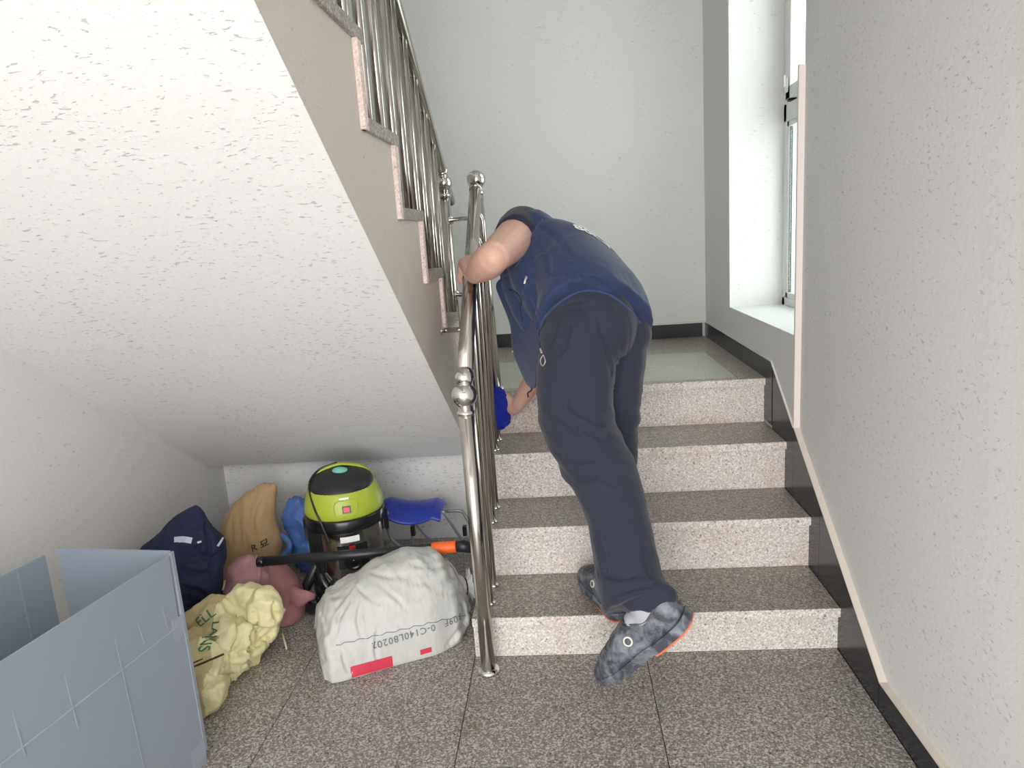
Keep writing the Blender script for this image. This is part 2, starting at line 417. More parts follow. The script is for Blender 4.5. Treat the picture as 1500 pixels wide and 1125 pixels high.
# window
wd = struct(empty('window_1', (0.24, 0.9, 0.87)), 'white framed window with pale glass deep in the wall')
XW = 0.234
boxo('window_sill', (0.003, XW+0.03, 0.43, 1.347, 0.866, 0.872), M['sill'], wd)
def fr(b, name='window_frame', mat='upvc'): return boxo(name, b, M[mat], wd, bev=0.002)
y0, y1 = 0.435, 1.345
fr((XW, XW+0.07, y1-0.035, y1, 0.872, 2.75)); fr((XW, XW+0.07, y0, y0+0.05, 0.872, 2.75))
fr((XW, XW+0.07, y0, y1, 0.872, 0.905)); fr((XW, XW+0.07, y0, y1, 1.652, 1.724)); fr((XW, XW+0.07, y0, y1, 2.69, 2.75))
fr((XW+0.004, XW+0.055, y1-0.060, y1-0.035, 0.905, 1.652), 'sash'); fr((XW+0.004, XW+0.055, y0+0.05, y1-0.035, 0.905, 0.93), 'sash'); fr((XW+0.004, XW+0.055, y0+0.05, y1-0.035, 1.63, 1.652), 'sash')
# tilted upper sash, a little open
us = fr((XW-0.012, XW+0.04, y1-0.115, y1-0.06, 1.735, 2.60), 'sash'); fr((XW-0.012, XW+0.04, y0+0.05, y1-0.06, 1.735, 1.785), 'sash'); fr((XW-0.012, XW+0.04, y0+0.05, y1-0.06, 2.55, 2.60), 'sash')
boxo('gasket', (XW+0.002, XW+0.05, y1-0.06, y1-0.045, 1.73, 2.68), M['gasket'], wd)
boxo('gasket', (XW+0.008, XW+0.02, y1-0.063, y1-0.0605, 0.93, 1.63), M['gasket'], wd)
boxo('pane', (XW+0.010, XW+0.014, y0+0.05, y1-0.0632, 0.93, 1.63), M['glass'], wd)
boxo('pane', (XW+0.012, XW+0.018, y0+0.05, y1-0.115, 1.785, 2.55), M['glass'], wd)
hb = bmesh.new(); box(hb, XW-0.022, XW-0.012, y1-0.10, y1-0.075, 1.76, 1.82, bev=0.003); box(hb, XW-0.03, XW-0.02, y1-0.094, y1-0.081, 1.78, 1.83, bev=0.003)
obj('window_handle', hb, M['upvc'], wd)

# a leafy tree outside the window
M['bark'] = plain('bark', srgb(96, 80, 64), 0.9, bumpy=0.6, bscale=30)
M['leaf'] = plain('leaf', srgb(120, 156, 92), 0.6, var=0.25, bscale=8)
tree = tag(empty('tree', (1.75, 5.3, -0.5)), 'leafy green tree standing outside the window', 'tree')
rnd = random.Random(5)
obj('trunk', tube(bmesh.new(), [(1.75, 5.3, -0.5), (1.77, 5.32, 0.3), (1.74, 5.3, 1.0)], [0.06, 0.05, 0.03], 10), M['bark'], tree, True)
bm = bmesh.new()
for i in range(900):
    c = V((rnd.gauss(1.75, 0.28), rnd.gauss(5.3, 0.28), rnd.gauss(1.0, 0.24))); u_ = V((rnd.uniform(-1, 1), rnd.uniform(-1, 1), rnd.uniform(-1, 1))).normalized(); w_ = u_.orthogonal().normalized()
    bm.faces.new([bm.verts.new(c + p) for p in (u_*0.07, w_*0.03 + u_*0.01, -u_*0.05, -w_*0.03 + u_*0.01)])
tag(obj('foliage', bm, M['leaf'], tree), kind='stuff')

# ------------------------------------------------------------------ stainless railings
NB = V((-1.0314, -0.0754, 0.0)); BALL0 = V((-1.0368, -0.0754, 0.8396))
TB = V((-1.034, 0.80, ZL)); BALL1 = at(697.5, 263, 1, 0.80)
HR0 = V((-1.0345, -0.055, 0.893)); HR1 = at(696.5, 278, 1, 0.79)
R1 = tag(empty('stair_railing', NB), 'stainless railing of the lower flight with a floor newel and two balls', 'railing')
def newel(par, a, b, r=0.021):
    bm = tube(bmesh.new(), [a + V((0,0,0.002)), b - V((0, 0, 0.03))], r, 24); obj('newel_post', bm, M['steel'], par, True)
    bm = lathe(bmesh.new(), [(0.034, 0.0), (0.034, 0.006), (0.030, 0.011), (r+0.0012, 0.014)], a, (0,0,1), 32); obj('base_flange', bm, M['chrome'], par, True)
    ax = (b-a).normalized()
    obj('ball_finial', sphere(bmesh.new(), b, 0.0355, 32, 24), M['chrome'], par, True)
    bm = lathe(bmesh.new(), [(r+0.001, -0.055), (r+0.004, -0.052), (r+0.004, -0.045), (r-0.004, -0.040), (r-0.004, -0.030)], b, ax, 28); obj('collar', bm, M['chrome'], par, True)
newel(R1, NB, BALL0); newel(R1, TB, BALL1)
bm = tube(bmesh.new(), [HR0, HR1], 0.0225, 28); obj('handrail', bm, M['steel'], R1, True)
dr = (HR1-HR0).normalized()
for p, d_ in ((HR0, dr), (HR1, -dr)):
    bm = lathe(bmesh.new(), [(0.019, -0.035), (0.0235, -0.018), (0.0255, -0.014), (0.0255, 0.004), (0.0228, 0.008)], p, d_, 28); obj('collar', bm, M['chrome'], R1, True)
def baluster(par, base, top, r=0.0093):
    k = V((base.x, base.y, top.z - 0.035))
    pts = [base, k] + [k + V(((top.x-base.x)*(1-math.cos(a)), 0, 0.035*math.sin(a))) for a in (0.4, 0.8, 1.2, 1.5708)]
    if abs(top.x-base.x) < 0.008: pts = [base, top]
    obj('baluster', tube(bmesh.new(), pts, r, 12), M['steel'], par, True)
    bm = lathe(bmesh.new(), [(0.0165, 0.0), (0.0165, 0.005), (0.014, 0.008), (r+0.0008, 0.010)], base, (0,0,1), 24); obj('base_flange', bm, M['chrome'], par, True)
def on_rail(y): 
    f = (y-HR0.y)/(HR1.y-HR0.y); return HR0.lerp(HR1, f)
for y, z in ((0.07, H1), (0.185, H1), (0.296, H1+HR), (0.425, H1+HR), (0.5475, H1+2*HR), (0.68, H1+2*HR)):
    q = on_rail(y); baluster(R1, V((-1.0285, y, z)), V((q.x+0.003, y, q.z-0.018)))
# upper railing
UN = V((-1.203, 0.975, ZL)); UB = V((-1.203, 0.975, 1.478))
best = None
for i in range(200):
    x = -1.15 - 0.0006*i; p = atX(580, 10, x); s_ = (p.z-UB.z-0.03)/(UB.y-p.y)
    if best is None or abs(s_-0.672) < best[0]: best = (abs(s_-0.672), p)
UR = best[1]; URd = (UR - (UB+V((0,0,0.03))))
R2 = tag(empty('stair_railing', UN), 'stainless railing rising with the upper flight above the stepped edge', 'railing')
newel(R2, UN, UB)
h0 = UB + V((0, 0, 0.03)) + URd*0.035; h1_ = UB + V((0,0,0.03)) + URd*(2.35/abs(URd.y)*1.0)
obj('handrail', tube(bmesh.new(), curve_pts([UB + V((0, -0.012, 0.026)), UB+V((0,0,0.03))+URd*0.05, h1_], 6), 0.0205, 24), M['steel'], R2, True)
obj('collar', lathe(bmesh.new(), [(0.018, -0.012), (0.024, -0.006), (0.024, 0.008), (0.021, 0.012)], UB + V((0, -0.022, 0.045)), URd, 24), M['chrome'], R2, True)
for k in range(1, NK):
    for dy in (0.062, 0.195):
        y = Yk[k] + dy; f = (y-UB.y)/URd.y; q = UB + V((0,0,0.03)) + URd*f
        if q.z > 3.0: continue
        baluster(R2, V((q.x-0.007, y, Zk[k])), V((q.x-0.004, y, q.z-0.015)), 0.0132)
# cross bars between the two railings
def bar(a, b, par, fl=True):
    a, b = V(a), V(b); obj('cross_bar', tube(bmesh.new(), [a, b], 0.0085, 14), M['steel'], par, True)
    if fl: obj('bar_flange', lathe(bmesh.new(), [(0.016, 0), (0.016, 0.004), (0.010, 0.008)], a, b-a, 20), M['chrome'], par, True)
for v_ in (322, 432):
    p = atY(663, v_, 0.955); 
    f = (p.z-TB.z)/(BALL1.z-TB.z); e = TB.lerp(BALL1, f); bar((UN.x+0.018, UN.y-0.008, p.z), (e.x, e.y, p.z), R1)
p = atX(643, 487, XS+0.001); bar((XS+0.001, 0.296, p.z), (-1.0285, 0.296, p.z), R1)
# ------------------------------------------------------------------ things stored under the stairs
M['lime'] = plain('lime plastic', srgb(166, 182, 58), 0.35)
M['black_pl'] = plain('black plastic', srgb(34, 35, 38), 0.38)
M['black_gloss'] = plain('glossy black plastic', srgb(26, 27, 30), 0.2)
M['tank'] = plain('vacuum tank steel', srgb(176, 172, 168), 0.18, 1.0)
M['teal'] = plain('teal handle insert', srgb(120, 190, 178), 0.4)
M['red'] = plain('red switch', srgb(206, 36, 40), 0.35)
M['red_print'] = plain('red print', srgb(206, 44, 44), 0.5)
M['white_print'] = plain('white print', srgb(235, 236, 236), 0.5)
M['black_print'] = plain('dark print', srgb(62, 50, 46), 0.7)
M['grey_print'] = plain('grey print', srgb(120, 122, 126), 0.7)
M['green_print'] = plain('green print', srgb(62, 112, 84), 0.7)
M['blue_pl'] = plain('blue plastic', srgb(42, 66, 178), 0.3)
M['grey_tube'] = plain('grey enamelled tube', srgb(150, 158, 164), 0.35, 0.4)
M['orange'] = plain('orange sleeve', srgb(248, 108, 34), 0.45, bumpy=0.2, bscale=150)
M['sack_white'] = plain('white woven sack', srgb(196, 196, 192), 0.6, bumpy=0.15, bscale=260, var=0.06)
M['sack_red'] = plain('red sack print', srgb(206, 58, 80), 0.6, bumpy=0.1)
M['navy'] = plain('navy cloth', srgb(30, 36, 66), 0.85, bumpy=0.25, bscale=500, var=0.12)
M['reflect'] = plain('reflective band', srgb(196, 206, 220), 0.45)
M['tan'] = plain('tan woven sack', srgb(180, 152, 112), 0.8, bumpy=0.3, bscale=420, var=0.1)
M['blue_bag'] = plain('blue plastic bag', srgb(86, 122, 190), 0.4, bumpy=0.15, bscale=60, var=0.15)
M['pink_sack'] = plain('dusty pink sack', srgb(168, 128, 130), 0.8, bumpy=0.3, bscale=380, var=0.16)
M['maroon_sack'] = plain('maroon sack', srgb(156, 108, 110), 0.8, bumpy=0.3, bscale=380, var=0.16)
M['yellow_sack'] = plain('pale yellow sack', srgb(222, 215, 166), 0.7, bumpy=0.25, bscale=300, var=0.06)
M['yellow_dirty'] = plain('dusty yellow sack', srgb(188, 174, 128), 0.75, bumpy=0.25, bscale=300, var=0.12)
M['sheet'] = plain('grey corrugated plastic', srgb(138, 148, 158), 0.38, var=0.03, bscale=20)
M['scuff'] = plain('scuffed plastic', srgb(150, 157, 166), 0.5)
M['tape'] = plain('clear tape', srgb(150, 157, 168), 0.25)
M['wood'] = plain('bare wood stick', srgb(206, 186, 160), 0.7)
M['strap'] = plain('dark strap', srgb(60, 48, 36), 0.8)

def lump(ctrl, n=110, per=16, cr=0.010, cf=11, amp=0.006, freq=14, seed=0, aniso=(1, 1, 1), zmin=None, power=1.0, tilt=None, amp2=0.002):
    """crumpled closed body lofted through control rings (centre, half width a, half width b, angle) along a path;
    rings are horizontal unless tilt gives (u, w) axes"""
    keys = [V((*c, )) for c, a, b, r in ctrl]
    cs = curve_pts(keys, per); ab = curve_pts([V((a, b, r)) for c, a, b, r in ctrl], per)
    bm = bmesh.new(); rings = []
    for c, q in zip(cs, ab):
        co_, si_ = math.cos(q.z), math.sin(q.z)
        if tilt: u, w = V(tilt[0]), V(tilt[1])
        else: u, w = V((1, 0, 0)), V((0, 1, 0))
        u2 = u*co_ + w*si_; w2 = w*co_ - u*si_; rg = []
        for k in range(n):
            t_ = 2*math.pi*k/n; x, y = math.cos(t_), math.sin(t_)
            x = math.copysign(abs(x)**power, x); y = math.copysign(abs(y)**power, y)
            rg.append(c + u2*(max(q.x, 0.001)*x) + w2*(max(q.y, 0.001)*y))
        rings.append(rg)
    loft(bm, rings); me = mesh_from(bm)
    A = V(aniso)
    def f(p, nn):
        s_ = V((p.x*A.x, p.y*A.y, p.z*A.z))
        return amp*(ridged(s_*freq, seed) - 0.3) + amp2*ridged(s_*freq*2.7, seed+3) + cr*(crump(s_, cf, seed) - 0.45)
    displace(me, f)
    if zmin is not None:
        for v in me.vertices: v.co.z = max(v.co.z, zmin)
    return me

def crump(p, f, seed=0, warp=0.35):
    q = V((p.x, p.y, p.z))*f + V((seed*3.7, seed*1.9, seed*5.3)); q = q + noise.noise_vector(q*0.9)*warp
    d = noise.voronoi(q)[0]; return 1.0 - min(1.0, (d[1]-d[0])*1.5)      # 1 on the sharp folds

# ---- vacuum cleaner
VC = V((-1.578, 0.43, 0)); fd = V((0.27, -0.963, 0)).normalized(); rd = V((-fd.y, fd.x, 0))
vac = tag(empty('vacuum_cleaner', VC), 'lime green and black drum vacuum cleaner with a steel tank', 'vacuum')
def lz(prof, mat, name, n=48, par=vac): return obj(name, lathe(bmesh.new(), prof, VC, (0,0,1), n), M[mat], par, True)
tank = lz([(0.118, 0.048), (0.130, 0.052), (0.138, 0.09), (0.142, 0.30), (0.142, 0.312)], 'tank', 'tank')
lz([(0.10, 0.028), (0.148, 0.030), (0.152, 0.045), (0.148, 0.062), (0.138, 0.066)], 'black_pl', 'wheel_base')
lz([(0.143, 0.296), (0.151, 0.300), (0.153, 0.312), (0.153, 0.338), (0.149, 0.346), (0.12, 0.347)], 'black_gloss', 'motor_ring')
head = lz([(0.10, 0.345), (0.148, 0.346), (0.152, 0.352), (0.150, 0.375), (0.143, 0.405), (0.130, 0.436), (0.112, 0.458), (0.104, 0.463), (0.06, 0.464)], 'lime', 'motor_head')
# black cap, oval and lower at the front
bm = lathe(bmesh.new(), [(0.121, -0.014), (0.122, 0.0), (0.114, 0.014), (0.096, 0.028), (0.066, 0.039), (0.03, 0.043), (0.002, 0.044)], VC + V((0,0,0.452)) + fd*0.012, V((0,0,1)) + fd*0.20, 48)
obj('top_cap', bm, M['black_pl'], head, True)
# lime carrying handle arching over the cap
hp = curve_pts([VC + rd*s_ + V((0,0,z)) - fd*0.02 for s_, z in ((-0.120, 0.452), (-0.084, 0.488), (0.0, 0.508), (0.084, 0.488), (0.120, 0.452))], 8)
obj('carry_handle', tube(bmesh.new(), hp, (0.009, 0.021), 14, up=V((0,0,1))) if False else tube(bmesh.new(), hp, [(0.006, 0.013)]*len(hp), 14, up=V((0,0,1))), M['lime'], head, True)
bm = bmesh.new(); sphere(bm, VC + fd*0.022 + V((0,0,0.496)), 0.030, 20, 12, (1.0, 0.7, 0.42)); obj('handle_insert', bm, M['teal'], head, True)
HB = bvh_of(head); TB_ = bvh_of(tank)
def rect(w, h):
    me = bpy.data.meshes.new('r'); bm = bmesh.new(); bmesh.ops.create_grid(bm, x_segments=10, y_segments=6, size=0.5)
    for v in bm.verts: v.co.x *= w; v.co.y *= h
    bm.to_mesh(me); bm.free(); return me
def ring_me(w, h, t_, n=40):
    bm = bmesh.new(); a = []; b = []
    for k in range(n):
        an = 2*math.pi*k/n; x = math.copysign(abs(math.cos(an))**0.55, math.cos(an)); y = math.copysign(abs(math.sin(an))**0.55, math.sin(an))
        a.append(bm.verts.new((x*w/2, y*h/2, 0))); b.append(bm.verts.new((x*(w/2-t_), y*(h/2-t_), 0)))
    for k in range(n): bm.faces.new((a[k], a[(k+1)%n], b[(k+1)%n], b[k]))
    me = bpy.data.meshes.new('r'); bm.to_mesh(me); bm.free(); return me
up = V((0,0,1)); C1 = VC + fd*0.15
rp = []
for k in range(41):
    an = 2*math.pi*k/40; x = 0.043*math.copysign(abs(math.cos(an))**0.55, math.cos(an)); z = 0.029*math.copysign(abs(math.sin(an))**0.55, math.sin(an))
    h_ = HB.ray_cast(C1 + rd*(0.012+x) + V((0,0,0.389+z)) + fd*0.1, -fd)
    if h_[0] is not None: rp.append(h_[0])
obj('switch_panel', tube(bmesh.new(), rp, 0.0024, 8), M['lime'], head, True)
sp = C1 + rd*0.014 + V((0,0,0.386)); h_ = HB.ray_cast(sp + fd*0.1, -fd); c_ = h_[0] if h_[0] else sp
def obox(bm, c, ax, ay, az, hx, hy, hz):
    vs = [bm.verts.new(V(c) + V(ax)*(sx*hx) + V(ay)*(sy*hy) + V(az)*(sz*hz)) for sz in (-1,1) for sx, sy in ((-1,-1),(1,-1),(1,1),(-1,1))]
    for f in ((3,2,1,0),(4,5,6,7),(0,1,5,4),(1,2,6,5),(2,3,7,6),(3,0,4,7)): bm.faces.new([vs[i] for i in f])
    return bm
n_ = (fd + V((0,0,0.28))).normalized(); u_ = (up - n_*up.dot(n_)).normalized()
obj('switch_bezel', obox(bmesh.new(), c_, rd, u_, n_, 0.0155, 0.0125, 0.004), M['black_pl'], head)
obj('power_switch', obox(bmesh.new(), c_ + n_*0.003, rd, u_, n_, 0.011, 0.009, 0.005), M['red'], head)
print_on('maker_plate', rect(0.034, 0.006), HB, C1 + rd*0.008 + V((0,0,0.423)), rd, up, M['white_print'], head, 0.002, 0)
# inlet plate with round port and red tag
ip = C1 + rd*0.018
pl = print_on('inlet_plate', rect(0.11, 0.085), TB_, ip + V((0,0,0.205)), rd, up, M['black_pl'], tank, 0.003, 0)
c2 = VC + fd*0.145 + rd*0.02
obj('hose_port', lathe(bmesh.new(), [(0.036, 0), (0.036, 0.012), (0.030, 0.016), (0.026, 0.010), (0.012, 0.010), (0.010, 0.016), (0.002, 0.017)], c2 + V((0,0,0.195)), fd, 32), M['black_gloss'], tank, True)
print_on('tag', rect(0.022, 0.014), TB_, ip + V((0,0,0.243)), rd, up, M['red_print'], tank, 0.0045, 0)
print_on('print', rect(0.07, 0.022), TB_, ip + rd*-0.005 + V((0,0,0.272)), rd, up, M['white_print'], tank, 0.0008, 0)
print_on('print', text_mesh('OL', 0.052, 0.001), TB_, ip + V((0,0,0.118)) - rd*0.02, rd, up, M['red_print'], tank, 0.0015, 1)
print_on('print', rect(0.03, 0.012), TB_, ip + V((0,0,0.125)) + rd*0.055, rd, up, M['red_print'], tank, 0.0015, 0)
# black side column, clips, cord, wheels
lc = VC + (fd*0.55 - rd*0.83).normalized()*0.142
bm = bmesh.new(); dl = (lc-VC).normalized(); tl = V((-dl.y, dl.x, 0))
obox(bm, lc + V((0,0,0.19)), tl, up, dl, 0.034, 0.11, 0.012); bmesh.ops.bevel(bm, geom=bm.edges[:], offset=0.006, segments=2, affect='EDGES'); obj('side_column', bm, M['black_pl'], vac)
for s_ in (-1, 1):
    q = VC + rd*s_*0.152
    bm = bmesh.new(); obox(bm, q + V((0,0,0.285)), fd, up, rd, 0.018, 0.045, 0.009); bmesh.ops.bevel(bm, geom=bm.edges[:], offset=0.005, segments=2, affect='EDGES'); obj('lid_clip', bm, M['black_gloss'], vac)
cp = [VC - rd*0.01 - fd*0.02 + V((0,0,0.515)), VC - rd*0.082 - fd*0.012 + V((0,0,0.496)), VC - rd*0.118 + fd*0.03 + V((0,0,0.458)), VC - rd*0.104 + fd*0.105 + V((0,0,0.395)), VC - rd*0.082 + fd*0.134 + V((0,0,0.34)), VC - rd*0.062 + fd*0.145 + V((0,0,0.27))]
obj('power_cord', tube(bmesh.new(), curve_pts(cp, 8), 0.0042, 8), M['black_pl'], vac, True)
for a in (0.6, 2.2, 3.8, 5.4):
    q = VC + V((math.cos(a), math.sin(a), 0))*0.135
    bm = bmesh.new(); lathe(bm, [(0.018, -0.010), (0.022, -0.007), (0.022, 0.007), (0.018, 0.010)], q + V((0,0,0.022)), (math.sin(a), -math.cos(a), 0), 18); obj('caster', bm, M['black_pl'], vac, True)
hz = curve_pts([V((-1.665, 0.34, 0.19)), V((-1.70, 0.315, 0.13)), V((-1.735, 0.30, 0.06)), V((-1.715, 0.285, 0.021)), V((-1.66, 0.265, 0.0205)), V((-1.60, 0.262, 0.021))], 10)
obj('hose', tube(bmesh.new(), hz, [0.0205 if i % 2 else 0.0180 for i in range(len(hz))], 14), M['black_pl'], vac, True)
hz = curve_pts([V((-1.668, 0.33, 0.155)), V((-1.650, 0.305, 0.11)), V((-1.625, 0.295, 0.085)), V((-1.60, 0.288, 0.10))], 8)
obj('hose_cuff', tube(bmesh.new(), hz, 0.024, 14), M['black_gloss'], vac, True)

# the whole machine is a little slimmer than its moulded outline
def shrink(o):
    for c in o.children:
        if c.data:
            for v in c.data.vertices: v.co = V((VC.x + (v.co.x-VC.x)*0.925, VC.y + (v.co.y-VC.y)*0.925, v.co.z*0.975))
        shrink(c)
shrink(vac)

# ---- white sack
th = math.radians(24.6); ax = V((math.cos(th), math.sin(th), 0)); ay = V((-math.sin(th), math.cos(th), 0)); SC = V((-1.3705, 0.1275, 0.0))
def interp(tab, x):
    for (x0, v0), (x1, v1) in zip(tab[:-1], tab[1:]):
        if x <= x1:
            f = max(0, (x-x0)/(x1-x0)); f = f*f*(3-2*f); return v0 + (v1-v0)*f
    return tab[-1][1]
HT = [(-0.228, 0.075), (-0.2096, 0.15), (-0.176, 0.19), (-0.096, 0.225), (0.0, 0.262), (0.09, 0.278), (0.16, 0.262), (0.21, 0.215), (0.245, 0.15), (0.262, 0.09)]
YFt = [(-0.228, -0.15), (-0.208, -0.176), (0.1, -0.176), (0.18, -0.15), (0.235, -0.085), (0.262, -0.03)]
YBt = [(-0.228, 0.1), (-0.2, 0.15), (0.1, 0.165), (0.2, 0.14), (0.262, 0.05)]
ZBt = [(-0.228, 0.0), (0.16, 0.0), (0.22, 0.012), (0.262, 0.04)]
bm = bmesh.new(); grid = []
for i in range(141):
    x = -0.228 + 0.490*i/140; H, yf, yb, zb = interp(HT, x), interp(YFt, x), interp(YBt, x), interp(ZBt, x)
    sec = [(yf+0.02, zb), (yf, zb+0.006), (yf+0.004, zb+(H-zb)*0.30), (yf+0.016, zb+(H-zb)*0.52), (yf+0.05, zb+(H-zb)*0.80), (yf+0.115, H*0.985), (0.0, H), (yb*0.45, H*0.93), (yb*0.78, zb+(H-zb)*0.68), (yb*0.98, zb+(H-zb)*0.36), (yb, zb+0.01), (yb-0.02, zb), ((yf+yb)/2, zb)]
    P_ = [V((0, y, z)) for y, z in sec]; P2 = curve_pts(P_ + [P_[0]], 9)[:-1]
    grid.append([SC + ax*x + ay*p.y + V((0, 0, max(p.z, 0))) for p in P2])
loft(bm, grid); me = mesh_from(bm)
def wr_(p, nn):
    q = p - SC; X, Y, Z = q.dot(ax), q.dot(ay), q.z
    end = min(1.0, max(0, (-X-0.08)/0.13)); rend = min(1.0, max(0, (X-0.14)/0.10)); top = min(1, max(0, (Z-0.10)/0.10))
    fold = crump(V((X*0.8+Z*0.5, Y*0.7, Z*1.1-X*0.4)), 9, 2) - 0.5
    fine = crump(V((X*0.8, Y, Z)), 21, 5) - 0.5
    pleat = ridged(V((Y*26, Z*24, X*4)), 6) - 0.3
    return 0.0085*fold*(0.25+top+0.6*end) + 0.0032*fine*(0.3+top+end) + 0.006*pleat*max(rend, 0.7*end) + 0.001*ridged(V((X, Y, Z))*60, 1)
displace(me, wr_)
for v in me.vertices: v.co.z = max(v.co.z, 0.0005)
creases(me, [[(520, 858), (548, 880), (590, 890)], [(556, 858), (580, 876), (596, 894)], [(482, 905), (500, 880), (522, 852)], [(492, 930), (497, 905), (512, 880)], [(540, 838), (580, 846), (640, 836)], [(596, 852), (630, 856), (664, 846)], [(500, 955), (506, 975), (512, 985)], [(654, 948), (668, 930), (682, 908)], [(664, 950), (678, 936), (688, 916)], [(552, 925), (550, 948), (552, 968)], [(600, 826), (630, 832), (670, 828)], [(640, 868), (662, 872), (684, 862)], [(526, 885), (524, 910), (530, 935)]], 0.006, 3.6)
sack = tag(obj('sack', me, M['sack_white'], None, True), 'bulging dusty white sack with red print lying on the floor by the newel post', 'sack')
SB = bvh_of(sack)
po = at(616, 926, 1, 0.0); h_ = SB.ray_cast(CC, ray(616, 926).normalized()); po = h_[0] if h_[0] else po
tu = (V((0,0,1)) + ay*0.25).normalized()
rt = -(ax*0.985 + V((0,0,0.05)))
for s_, u, v in (('0-C140L80202', 592, 932), ('309F', 664, 908)):
    h_ = SB.ray_cast(CC, ray(u, v).normalized())
    if h_[0]: tag(print_on('printed_code', text_mesh(s_, 0.030, 0.0004, 1.1), SB, h_[0], rt, -tu, M['grey_print'], sack, 0.0015, 1), kind='stuff')
for (u, v), w_, h2 in (((545, 978), 0.125, 0.034), ((624, 955), 0.036, 0.016)):
    h_ = SB.ray_cast(CC, ray(u, v).normalized())
    if h_[0]: print_on('red_print', rect(w_, h2), SB, h_[0] + V((0,0,0.004)), ax, tu, M['sack_red'], sack, 0.0015, 0)
# stitched seam line across the front and tied neck at the end
sm = []
for i in range(30):
    u = 492 + 195*i/29; h_ = SB.ray_cast(CC, ray(u, 945 - (u-492)*0.235 + 1.5*math.sin(i*2.1)).normalized())
    if h_[0]: sm.append(h_[0] + h_[1]*0.0006)
if len(sm) > 4: obj('seam', tube(bmesh.new(), sm, 0.0012, 6), M['grey_print'], sack, True)
ruf = bmesh.new(); e0 = SC + ax*0.262 + V((0,0,0.105)) + ay*0.02; rings = []
for j, (d_, r_) in enumerate(((-0.02, 0.05), (0.0, 0.034), (0.008, 0.022), (0.014, 0.030), (0.02, 0.046), (0.024, 0.056))):
    rings.append([e0 + ax*d_ + (ay*math.cos(2*math.pi*k/36)*0.8 + V((0,0,1))*math.sin(2*math.pi*k/36))*r_*(1+0.16*math.sin(k*2*math.pi/36*9)*(j/5)) for k in range(36)])
loft(ruf, rings); obj('tied_neck', ruf, M['sack_white'], sack, True)
obj('tie', tube(bmesh.new(), [e0 + ax*0.008 + (ay*math.cos(a)*0.8 + V((0,0,1))*math.sin(a))*0.0245 for a in [2*math.pi*k/20 for k in range(21)]], 0.0035, 6), M['strap'], sack, True)

# ---- long pole with orange sleeve
p0, p1 = atY(378, 823, 0.205), atY(688, 799, 0.262)
pole = tag(empty('tool_pole', (p0+p1)/2), 'long black pole with an orange sleeve lying across the white sack', 'pole')
pd = (p1-p0).normalized(); Lp = (p1-p0).length
obj('shaft', tube(bmesh.new(), [p0, p1 - pd*0.10], 0.0165, 20), M['black_pl'], pole, True)
obj('end_cap', lathe(bmesh.new(), [(0.0165, 0), (0.0178, 0.001), (0.0178, 0.02), (0.0166, 0.022)], p0 - pd*0.002, pd, 20), M['black_gloss'], pole, True)
obj('orange_sleeve', lathe(bmesh.new(), [(0.017, 0), (0.0195, 0.002), (0.0205, 0.02), (0.020, 0.05), (0.0205, 0.078), (0.018, 0.082)], p1 - pd*0.128, pd, 24), M['orange'], pole, True)
bm = tube(bmesh.new(), [p1 - pd*0.047, p1 - pd*0.02, p1 + pd*0.012 - V((0,0,0.012))], [0.018, 0.021, 0.016], 12); obj('swivel_joint', bm, M['black_pl'], pole, True)

# ---- blue folding stool
SY = 0.67
stool = tag(empty('folding_stool', atY(620, 790, SY)), 'small folding stool with a curved blue seat and grey tube frame', 'stool')
q = lambda u, v, dy=0: atY(u, v, SY+dy)
bm = bmesh.new(); rows = []
NSx = 28
for j, (t_, dy) in enumerate(((0, -0.085), (0.2, -0.07), (0.5, 0.0), (0.8, 0.07), (1.0, 0.085))):
    row = []
    for i in range(NSx+1):
        f = i/NSx; u = 559 + (650-559)*f
        sag = math.sin(math.pi*f); z = 0.0
        base = q(u, 742, 0); lip = 0.030*(1-abs(2*f-1)**1.5)
        zz = base.z + 0.028 - 0.050*sag**0.8*(1.0 if dy < 0 else 0.55) - (0.022 if j in (0, 4) else 0) - (0.035*max(0, (f-0.86)/0.14)) - (0.02*max(0, (0.1-f)/0.1))
        row.append(V((base.x - 0.0*dy, base.y + dy, zz)))
    rows.append(row)
vt = [[bm.verts.new(p) for p in r] for r in rows]
for a, b in zip(vt[:-1], vt[1:]):
    for i in range(NSx): bm.faces.new((a[i], a[i+1], b[i+1], b[i]))
me = bpy.data.meshes.new('seat'); bm.to_mesh(me); bm.free()
so = bpy.data.objects.new('tmp', me); COL.objects.link(so); md = so.modifiers.new('s', 'SOLIDIFY'); md.thickness = 0.012; md.offset = 0; mb = so.modifiers.new('u', 'SUBSURF'); mb.levels = 2
dg = bpy.context.evaluated_depsgraph_get(); dg.update(); me2 = bpy.data.meshes.new_from_object(so.evaluated_get(dg)); bpy.data.objects.remove(so)
obj('seat', me2, M['blue_pl'], stool, True)
def tb(name, pts, r=0.0065, mat='grey_tube'): obj(name, tube(bmesh.new(), curve_pts(pts, 6), r, 10), M[mat], stool, True)
fz = 0.008
def gz(u, v, dy): p = q(u, v, dy); return p
a0, a1 = q(567, 750, -0.07), q(571, 784, -0.07); b0 = q(648, 748, -0.07)
tb('leg', [a0, a1, V((a1.x+0.05, a1.y-0.02, a1.z-0.05)), V((a1.x+0.15, a1.y-0.05, fz))])
tb('leg', [b0, q(662, 768, -0.06), q(676, 788, -0.05), V((-1.165, SY-0.04, 0.1)), V((-1.15, SY-0.03, fz))])
c0, c1, c2_, c3 = q(604, 792, 0.02), q(609, 756, 0.05), q(676, 748, 0.05), q(686, 775, 0.03)
